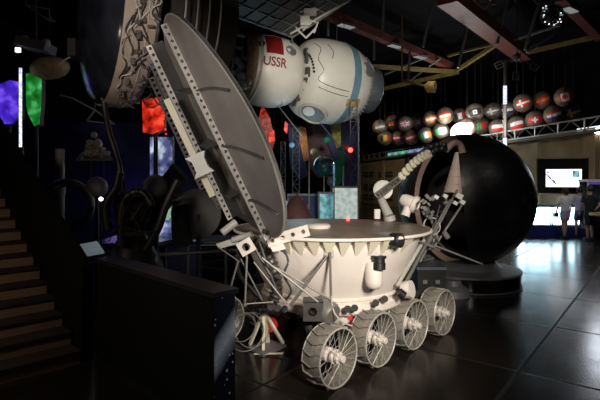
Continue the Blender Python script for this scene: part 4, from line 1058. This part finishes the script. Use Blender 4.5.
# lander on hanging plate
c = P(95,159,8); r = empty('lander_model', c, 'pale crumpled lander model on a flat plate below the wire triangle', 'model')
MB().prism([P(76,159,8), P(113,159,7.8), P(108,152,8.6), P(82,152,8.6)], -Z*.03).build('plate', 'line', r)
m = MB()
for i in range(46):
    t = random.random(); y = 158-20*t*random.random()**.5; w = (158-y)/26; x = 95+random.uniform(-1,1)*15*(1-w)
    m.sphere(P(x, y, random.uniform(7.9,8.3)), random.uniform(.03,.07), 7, 5, axis=(random.random()-.5, random.random()-.5, 1), sc_=random.uniform(.6,1.5))
m.build('crumpled_body', 'wgrey', r)
MB().sphere(P(94,135,8.1), .055, 10, 7).build('head', 'wgrey', r)
m = MB()
for p in (P(91,159,7.9), P(104,159,7.9)): m.tube(p, V((p.x, p.y, 0)), .008, seg=4)
m.build('support_wire', 'line2', r)
m = MB()
for (p, q_) in [((87,121),(95,110)),((95,110),(114,124)),((87,121),(114,124)),((95,110),(72,98)),((72,98),(60,95))]: m.bar(P(*p,7.6), P(*q_,7.6), .035, .02)
m.tube(P(95,110,7.6), V((P(95,0,7.6).x,7.6,9.6)), .006, seg=4)
tag(m.build('triangular_frame', 'line2'), 'pale flat triangular frame hanging above the lander model', 'frame')
# ivory column
c = P(60,190,7.6); r = empty('pale_column', (c.x,7.6,0), 'thin pale column in front of the violet wall', 'column')
MB().lathe([(.001,0),(.07,0),(.07,1.55),(.085,1.6),(.085,1.75),(.07,1.8),(.07,2.3),(.001,2.3)], (c.x,7.6,0), (.0,0,1), 16).build('shaft', 'wgrey', r)
MB().torus((c.x,7.6,1.72), .10, .02).build('band', 'steel', r)
# dark sphere on stand, big ring
c = P(97,187,7.4); r = empty('dark_globe', (c.x,7.4,0), 'round dark globe on a stand under the lander model', 'globe')
MB().sphere(c, .165, 24, 14).build('ball', 'boxg', r); MB().tube((c.x,7.4,0), c-Z*.15, .03).build('stand', 'black', r)
c = P(67,205,7.2); m = MB().torus(V((c.x,7.2,c.z-.0)), .36, .045, V((.25,-1,0)), 40, 8); m.torus(V((c.x,7.25,c.z)), .30, .02, V((.25,-1,0)), 40, 8)
tag(m.build('dark_ring', 'dsteel'), 'large dark ring left of the dark globe', 'ring')
c = P(101,199,7.0); r = empty('small_lamp', (c.x,7.0,0), 'tiny bright lamp below the dark globe', 'lamp'); MB().sphere(c, .03, 10, 6).build('bulb', 'wlamp', r); MB().tube((c.x,7.0,0), c, .012).build('post', 'black', r)
# red lit panel & dots
r = backlit('backlit_panel', [(142,99),(160,97),(165,112),(163,130),(152,134),(143,132)], 8.5, 'redp', 'glowing red panel left of the open lid')
for k in range(6): MB().sphere(P(163.5+.5*k, 112+4.4*k, 8.35), .022, 8, 5).build('lamp_dot', 'redp', r)
r = empty('violet_lights', P(153,62,5.5), 'string of violet lights behind the perforated lid strips', 'lamp string')
m = MB()
for k in range(9): m.sphere(P(152+2.2*k, 50+6.8*k, 5.6), .026, 8, 5)
m.build('bulb', 'vlamp', r); MB().tube(P(151,46,5.6), P(172,110,5.6), .01).build('cord', 'black', r)
backlit('backlit_panel', [(150,137),(172,137),(172,176),(150,176)], 9.5, 'cyan', 'bluish glowing display below the red panel')
backlit('backlit_panel', [(160,192),(176,176),(178,215),(152,228),(150,216)], 9.0, 'gglow', 'green and white glowing display behind the black silhouettes')
# lit glass table
c = P(160,240,8.5); r = empty('glass_display_table', (c.x,8.5,0), 'glass display table with shining top in front of the green display', 'table')
MB().box((c.x+.5,8.5,c.z), (3.0,1.2,.04)).build('tabletop', 'bluish', r)
for dx in (-.9,1.8): MB().box((c.x+dx,8.2,c.z/2), (.06,.06,c.z)).build('leg', 'dsteel', r)
MB().box((c.x+.1,8.9,c.z+.18), (.9,.1,.3)).build('lit_back', 'cyan', r)
# railing tubes in front
r = empty('low_railing', P(190,262,6.6)-Z*P(190,262,6.6).z, 'dark steel tube railing crossing behind the black parapet', 'railing')
for (p, q_) in [((108,247,6.4),(245,241,6.6)),((108,258,6.2),(240,250,6.5)),((150,246,7.0),(200,234,7.4))]: MB().tube(P(*p), P(*q_), .025).build('rail', 'dsteel', r)
for px in (112,150,188,226): p = P(px,250,6.4); MB().tube((p.x,6.4,0), (p.x,6.4,EYE-63/F*6.4), .022).build('post', 'dsteel', r)
# dark engine group
c = P(133,230,5.9); r = empty('rocket_engine', (c.x,5.9,0), 'black rocket engine with curved pipes standing behind the parapet', 'engine')
MB().lathe([(.001,.45),(.42,.45),(.36,.75),(.22,1.0),(.14,1.15),(.20,1.3),(.24,1.5),(.2,1.62),(.001,1.66)], (c.x,5.9,0), (0,0,1), 32).build('bell', 'black', r)
MB().lathe([(.001,0),(.3,0),(.3,.05),(.08,.1),(.08,.46),(.001,.46)], (c.x,5.9,0), (0,0,1), 24).build('base', 'black', r)
for pts in ([(122,245),(121,215),(128,196),(142,192),(152,205)], [(108,230),(106,205),(116,188),(120,172)], [(146,250),(158,228),(166,205),(178,180)]):
    MB().curve([P(x, y, 5.6) for x, y in pts], .05, 10).build('pipe', 'black', r)
m = MB().curve([P(103,98,5.9),P(108,128,5.9),P(115,150,5.9),P(121,175,5.9),P(124,205,5.8)], .035, 8); m.build('tall_pipe', 'black', r)
m = MB()
for i in range(18): m.tube(P(random.uniform(108,160), random.uniform(180,245), 5.5), P(random.uniform(108,160), random.uniform(180,245), 5.6), .006, seg=4)
m.build('wiring', 'dsteel', r)
# slanting black slab
m = MB().prism([P(126,262,6.3), P(140,225,6.3), P(158,182,6.3), P(172,164,6.3), P(184,178,6.3), P(174,198,6.3), P(152,225,6.3), P(148,262,6.3)], V((0,.25,0)))
tag(m.build('slanting_slab', 'blackm'), 'black slanting slab between the engine and open lid', 'slab')
m = MB().prism([P(172,207,6.0),P(181,205,6.0),P(184,225,6.0),(P(188,246,6.0)),P(173,249,6.0),P(171,228,6.0)], V((0,.3,0)))
o = m.build('upright_case', 'blackm'); tag(o, 'upright black case below the lid left edge, by the glowing display', 'case')
c = P(155,186,6.2); r = empty('dark_dish', (c.x,6.2,0), 'round dark dish with a thin steel arm, left of the lid bracket', 'dish')
MB().lathe([(.001,.04),(.10,.02),(.16,-.03),(.165,-.05),(.001,-.02)], c, V((.2,-1,.2)), 26).build('dish', 'boxg', r); MB().tube((c.x,6.3,0), (c.x,6.3,c.z), .02).build('post', 'black', r)
MB().curve([P(150,193,6.1),P(151,203,6.1),P(158,206,6.1),P(170,202,6.1),P(185,196,6.1)], .012).build('arm', 'steel', r)
c = P(198,214,6.4); r = empty('dark_round_dish', (c.x,6.4,0), 'large dark disc just behind the lower left of the lid', 'dish')
MB().lathe([(.001,.02),(.25,.0),(.34,-.05),(.35,-.08),(.001,-.06)], c, V((.5,-1,.1)), 36).build('dish', 'liddark', r); MB().tube((c.x,6.5,0), c, .03).build('post', 'black', r)

# ------------------------------------------------------------------ centre background
def banner(name, pts, D, key, label, cat='banner', th=.06):
    P3 = [P(x, y, D) for x, y in pts]; r = empty(name, sum(P3, V())/len(P3), label, cat)
    MB().prism(P3, V((0,th,0))).build('cloth', key, r)
    cen = sum(P3, V())/len(P3); top = max(P3, key=lambda p: p.z); m = MB(); m.tube(top, V((top.x, top.y, 9.6)), .01, seg=4); m.build('cord', 'black', r)
    return r
D = 17
banner('hanging_banner', [(288,122),(300,126),(308,175),(300,180),(290,168)], 16, 'bannerd', 'dark blue slanting banner behind the lid edge')
banner('hanging_banner', [(306,120),(322,121),(337,150),(330,168),(318,178),(308,165)], 17, 'bannerb', 'brown broad banner under the white spacecraft')
banner('hanging_banner', [(319,120),(328,122),(340,158),(334,160)], 16.6, 'bannerd', 'thin dark blue banner crossing in front of the green one')
banner('hanging_banner', [(324,116),(334,112),(341,122),(341,146),(335,150)], 16.8, 'banner_y', 'yellow green banner under the blue-banded hull')
banner('hanging_banner', [(334,152),(344,150),(345,178),(335,190)], 17.2, 'banner_g', 'green banner behind the blue globe')
banner('hanging_banner', [(300,126),(306,128),(309,160),(304,162),(299,138)], 15.8, 'orangeb', 'narrow orange panel left of the brown banner', 'panel')
banner('lit_red_flap', [(262,104),(270,118),(275,140),(270,158),(265,140),(258,122)], 15, 'redp2', 'red flame-like lit panel beside the lid right edge', 'panel')
banner('lit_red_flap', [(268,134),(274,130),(275,141),(269,142)], 14.8, 'redp', 'small bright orange-red lit panel at the lid edge', 'panel')
banner('lit_red_flap', [(285,121),(288,124),(287,134),(284,130)], 15, 'redp', 'small red lit flap left of the dark blue banner', 'panel')
tag(MB().box(P(346,125,22)+V((0,.3,-2)), (1.2,.4,8.5)).build('wall_column', 'bannerd'), kind='structure')
struct('trim_24', MB().tube(V((P(358,0,21).x,21,0)), V((P(358,0,21).x,21,7)), .05), 'gbeam')
c = P(324,166,12); r = empty('world_globe', (c.x,12,0), 'glossy blue-green globe on a thin stand', 'globe')
MB().sphere(c, .27, 28, 16).build('ball', 'globe', r); MB().tube((c.x,12,0), c-Z*.25, .02).build('stand', 'steel', r); MB().torus(c, .285, .008, V((.3,-1,.1)), 40, 5).build('ring', 'steel', r)
c = P(331,181,11.7); r = empty('dark_little_globe', (c.x,11.7,0), 'small dark globe just below the blue-green globe', 'globe')
MB().sphere(c, .12, 20, 12).build('ball', 'boxg', r); MB().tube((c.x,11.7,0), c, .015).build('stand', 'steel', r)
for (px, y0, D, lbl) in ((309,158,11,'slim grey pole left of the blue-green globe'),(343,166,11.5,'slim grey pole right of the green banner'),(334,165,11.4,'pale lit pole beneath the blue-green globe')):
    p = P(px, y0, D); tag(MB().tube((p.x,D,0), p, .022).build('slim_pole', 'steel' if px != 334 else 'aqua'), lbl, 'pole')
c = P(350.5,150,11); r = empty('red_beacon', (c.x,11,0), 'bright red beacon lamp on a thin red-lit pole', 'lamp')
MB().sphere(c, .055, 14, 8).build('bulb', 'redl', r); MB().tube((c.x,11,0), c, .012).build('pole', 'red', r)
m = MB()
for a in range(8): m.tube(c, c+V((math.cos(a*PI/4)*.14, -.02, math.sin(a*PI/4)*.2)), .006, seg=4)
m.build('antenna', 'red', r); MB().box(P(346,147,11.05), (.12,.05,.10)).build('box', 'pink', r)
# kiosks
for (x0_, x1_, y0_, key, D_, lbl) in ((319,334,194,'poster',10.4,'blue lit poster kiosk just behind the rover deck'),(334,358,188,'kiosk',10.6,'white glowing draped kiosk behind the rover deck'),(288,318,196,'bannerd',11,'dark blue cabinet between the lid and lit kiosks')):
    a = P(x0_, y0_, D_); b = P(x1_, y0_, D_); r = empty('kiosk', ((a.x+b.x)/2, D_, 0), lbl, 'kiosk')
    MB().box(((a.x+b.x)/2, D_+.2, a.z/2), (b.x-a.x, .4, a.z)).build('body', key, r)
    MB().box(((a.x+b.x)/2, D_+.2, a.z+.02), (b.x-a.x+.04, .44, .04)).build('top', 'boxg', r)
    for x in (a.x, b.x): MB().bar((x, D_-.02, 0), (x, D_-.02, a.z), .03).build('post', 'dsteel', r)
# wires
for (p, q_, k, lbl) in (((272,98,12),(302,136,13),'line','pale slanting wire below the USSR module'),((318,120,12),(358,170,14),'line2','dim slanting wire crossing the green banner')):
    MB().tube(P(*p), P(*q_), .012, seg=5).build('guy_wire', k, ship)
# lattice masts, models and lamps hanging in the dark centre
for (px, y0, y1, D_, w, k_, lbl) in ((296,128,212,14,.10,'line2','dim lattice mast between the lid edge and dark blue banner'),(283,142,212,14.5,.07,'line2','dim lattice mast just right of the lid edge'),(354,100,188,12,.09,'line2','lattice mast at the left end of the gallery')):
    t_ = P(px, y0, D_); m = MB(); x = t_.x; n_ = 14
    for s_ in (-1, 1): m.tube((x+s_*w, D_, 0), (x+s_*w, D_, t_.z), .012, seg=5)
    for k in range(n_): 
        z0, z1 = t_.z*k/n_, t_.z*(k+1)/n_; s_ = 1 if k % 2 else -1; m.tube((x-s_*w, D_, z0), (x+s_*w, D_, z1), .009, seg=4); m.tube((x-w, D_, z1), (x+w, D_, z1), .008, seg=4)
    tag(m.build('lattice_mast', k_), lbl, 'mast')
for (px, py, D_, r_, k_, lbl) in ((314,152,13,.10,'ochre','small ochre model ball hanging before the brown banner'),(292,145,13.5,.08,'aqua','tiny aqua glowing ball hanging before the dark blue banner'),(327,140,14,.10,'banner_g','small green ball hanging before the brown banner'),(282,205,12,.16,'aqua','aqua glowing ball low behind the lid edge')):
    c = P(px, py, D_); r = empty('hanging_ball', c, lbl, 'ornament'); MB().sphere(c, r_, 16, 10).build('ball', k_, r); MB().tube(c, V((c.x, c.y, 9.6)), .006, seg=4).build('cord', 'black', r)
c = P(263,96,13); r = empty('probe_model', c, 'dark green-grey probe model hanging below the USSR module', 'model')
MB().lathe([(.001,-.3),(.14,-.28),(.10,-.05),(.2,.05),(.22,.25),(.12,.35),(.001,.36)], c, (.1,0,1), 18).build('body', 'boxg', r); MB().tube(c, V((c.x, c.y, 9.6)), .008, seg=4).build('cord', 'black', r)
for (a_, b_) in ((-.5,.3),(.5,.25)): MB().tube(c, c+V((a_,0,-b_)), .02).build('boom', 'wgrey', r)
# dark clutter seated shape behind deck
m = MB().lathe([(.001,0),(.45,0),(.4,.5),(.25,.9),(.16,1.1),(.001,1.25)], (P(300,210,8.5).x-.05,8.5,.3), (0,0,1), 20); m.cur = 0
m.lathe([(.001,0),(.3,0),(.3,.3),(.001,.3)], (P(300,210,8.5).x-.05,8.5,0), (0,0,1), 20)
tag(m.build('dark_cone_stand', 'bannerb'), 'dark brown cone-shaped stand behind the deck, right of the lid', 'stand')
# corner lamp right edge
c = P(598,131,15); r = empty('corner_lamp', c, 'warm glaring lamp on the gallery edge at the right of the photo', 'lamp')
MB().sphere(c, .10, 14, 8).build('bulb', 'wlamp2', r); MB().tube(c, V((c.x+.15,c.y+.1,3.4)), .03).build('bracket', 'gbeam', r)

# ------------------------------------------------------------------ lights
def spot(loc, target, power, color, ang, blend=.5, size=.3):
    l = bpy.data.lights.new('spot', 'SPOT'); l.energy = power; l.color = color; l.spot_size = math.radians(ang); l.spot_blend = blend; l.shadow_soft_size = size
    o = bpy.data.objects.new('spot_light', l); o.location = loc; col.objects.link(o)
    o.rotation_euler = (V(target)-V(loc)).to_track_quat('-Z', 'Y').to_euler(); return o
def point(loc, power, color, size=.1):
    l = bpy.data.lights.new('point', 'POINT'); l.energy = power; l.color = color; l.shadow_soft_size = size
    o = bpy.data.objects.new('point_light', l); o.location = loc; col.objects.link(o)
warm = (1, .91, .80)
spot((1.5, .2, 2.7), (.68, 4.95, .92), 1350, warm, 40, .7, .4)          # key over the visitor
spot((-2.2, .6, 2.2), (-.6, 4.4, 2.1), 260, (1, .92, .84), 40, .7, .4)    # onto the lid
spot((-.5, 6.5, 8.5), (.3, 5.4, 1.2), 160, warm, 30, .6, .3)
spot((.9, 3.0, 3.3), (.5, 12.6, 4.4), 2700, (1, .92, .80), 22, .5, .3)  # USSR craft
spot((.6, 3.2, 4.2), P(432,178,7.6), 420, (1, .88, .78), 16, .5, .25)
spot((5.0, 3.5, 6.0), P(480,190,8.0), 60, (1, .93, .86), 26, .6, .5)       # charred sphere
spot((3.5, 15, 7.5), (8.8, 17.5, 2.4), 380, (1, .80, .50), 70, .8, .3)
spot((1.0, 27, 7.5), (6.2, 33, 2.4), 750, (1, .80, .50), 70, .8, .3)
spot(P(461,128,20), P(440,124,26), 500, (1, 1, .95), 120, .8, .3)
point(P(446,133,24.6), 130, (1, 1, .96), .15)
point(P(476,132,22.7), 60, (1, 1, .96), .15)
point(P(456,122,22.3), 300, (1, 1, .96), .2)
spot((7.5, 17.0, 3.9), (9.0, 26, 5.3), 750, (1, .92, .8), 62, .7, .3)
point((-3.2, 2.9, 2.2), 34, (1, .78, .55), .2)
spot((-1.2, 1.2, 3.0), P(132,40,6.3), 420, (1, .85, .75), 26, .7, .2)
point(P(118,200,12.2), 3.5, (.45, .3, 1), .3)
spot((.3, 1.0, 2.2), (-.52, 3.34, .75), 60, (.9, .95, 1), 22, .6, .2)
point(P(135,60,9), 6, (.6, .65, 1), .3)
point(P(300,150,13), 22, (.6, .9, 1), .5)
spot((3, 9, 3.0), (5.5, 21, 8), 260, (1, .75, .6), 60, .8, .3)
spot((4.6, 4.2, 3.4), (BC.x+.3, 7.4, .2), 70, (1, .9, .8), 26, .7, .2)
point((7.9, 12.3, 2.7), 65, (.85, .9, 1), .3)

w = bpy.data.worlds.new('world'); sc.world = w; w.use_nodes = True
w.node_tree.nodes['Background'].inputs[0].default_value = (.5, .5, .6, 1); w.node_tree.nodes['Background'].inputs[1].default_value = .006

cam = bpy.data.cameras.new('camera'); co = bpy.data.objects.new('camera', cam); col.objects.link(co)
cam.sensor_width = 36; cam.lens = 36*F/600; cam.shift_y = (HY-200)/600.0
co.location = (0, 0, EYE); co.rotation_euler = (PI/2, 0, 0); sc.camera = co
cam.clip_end = 200
vs_ = sc.view_settings; vs_.view_transform = 'Standard'; vs_.look = 'None'; vs_.gamma = 1; vs_.exposure = 0; vs_.use_curve_mapping = False
try:
    sc.cycles.use_denoising = True; sc.cycles.sample_clamp_indirect = 4; sc.cycles.max_bounces = 6; sc.cycles.transparent_max_bounces = 12
except Exception: pass
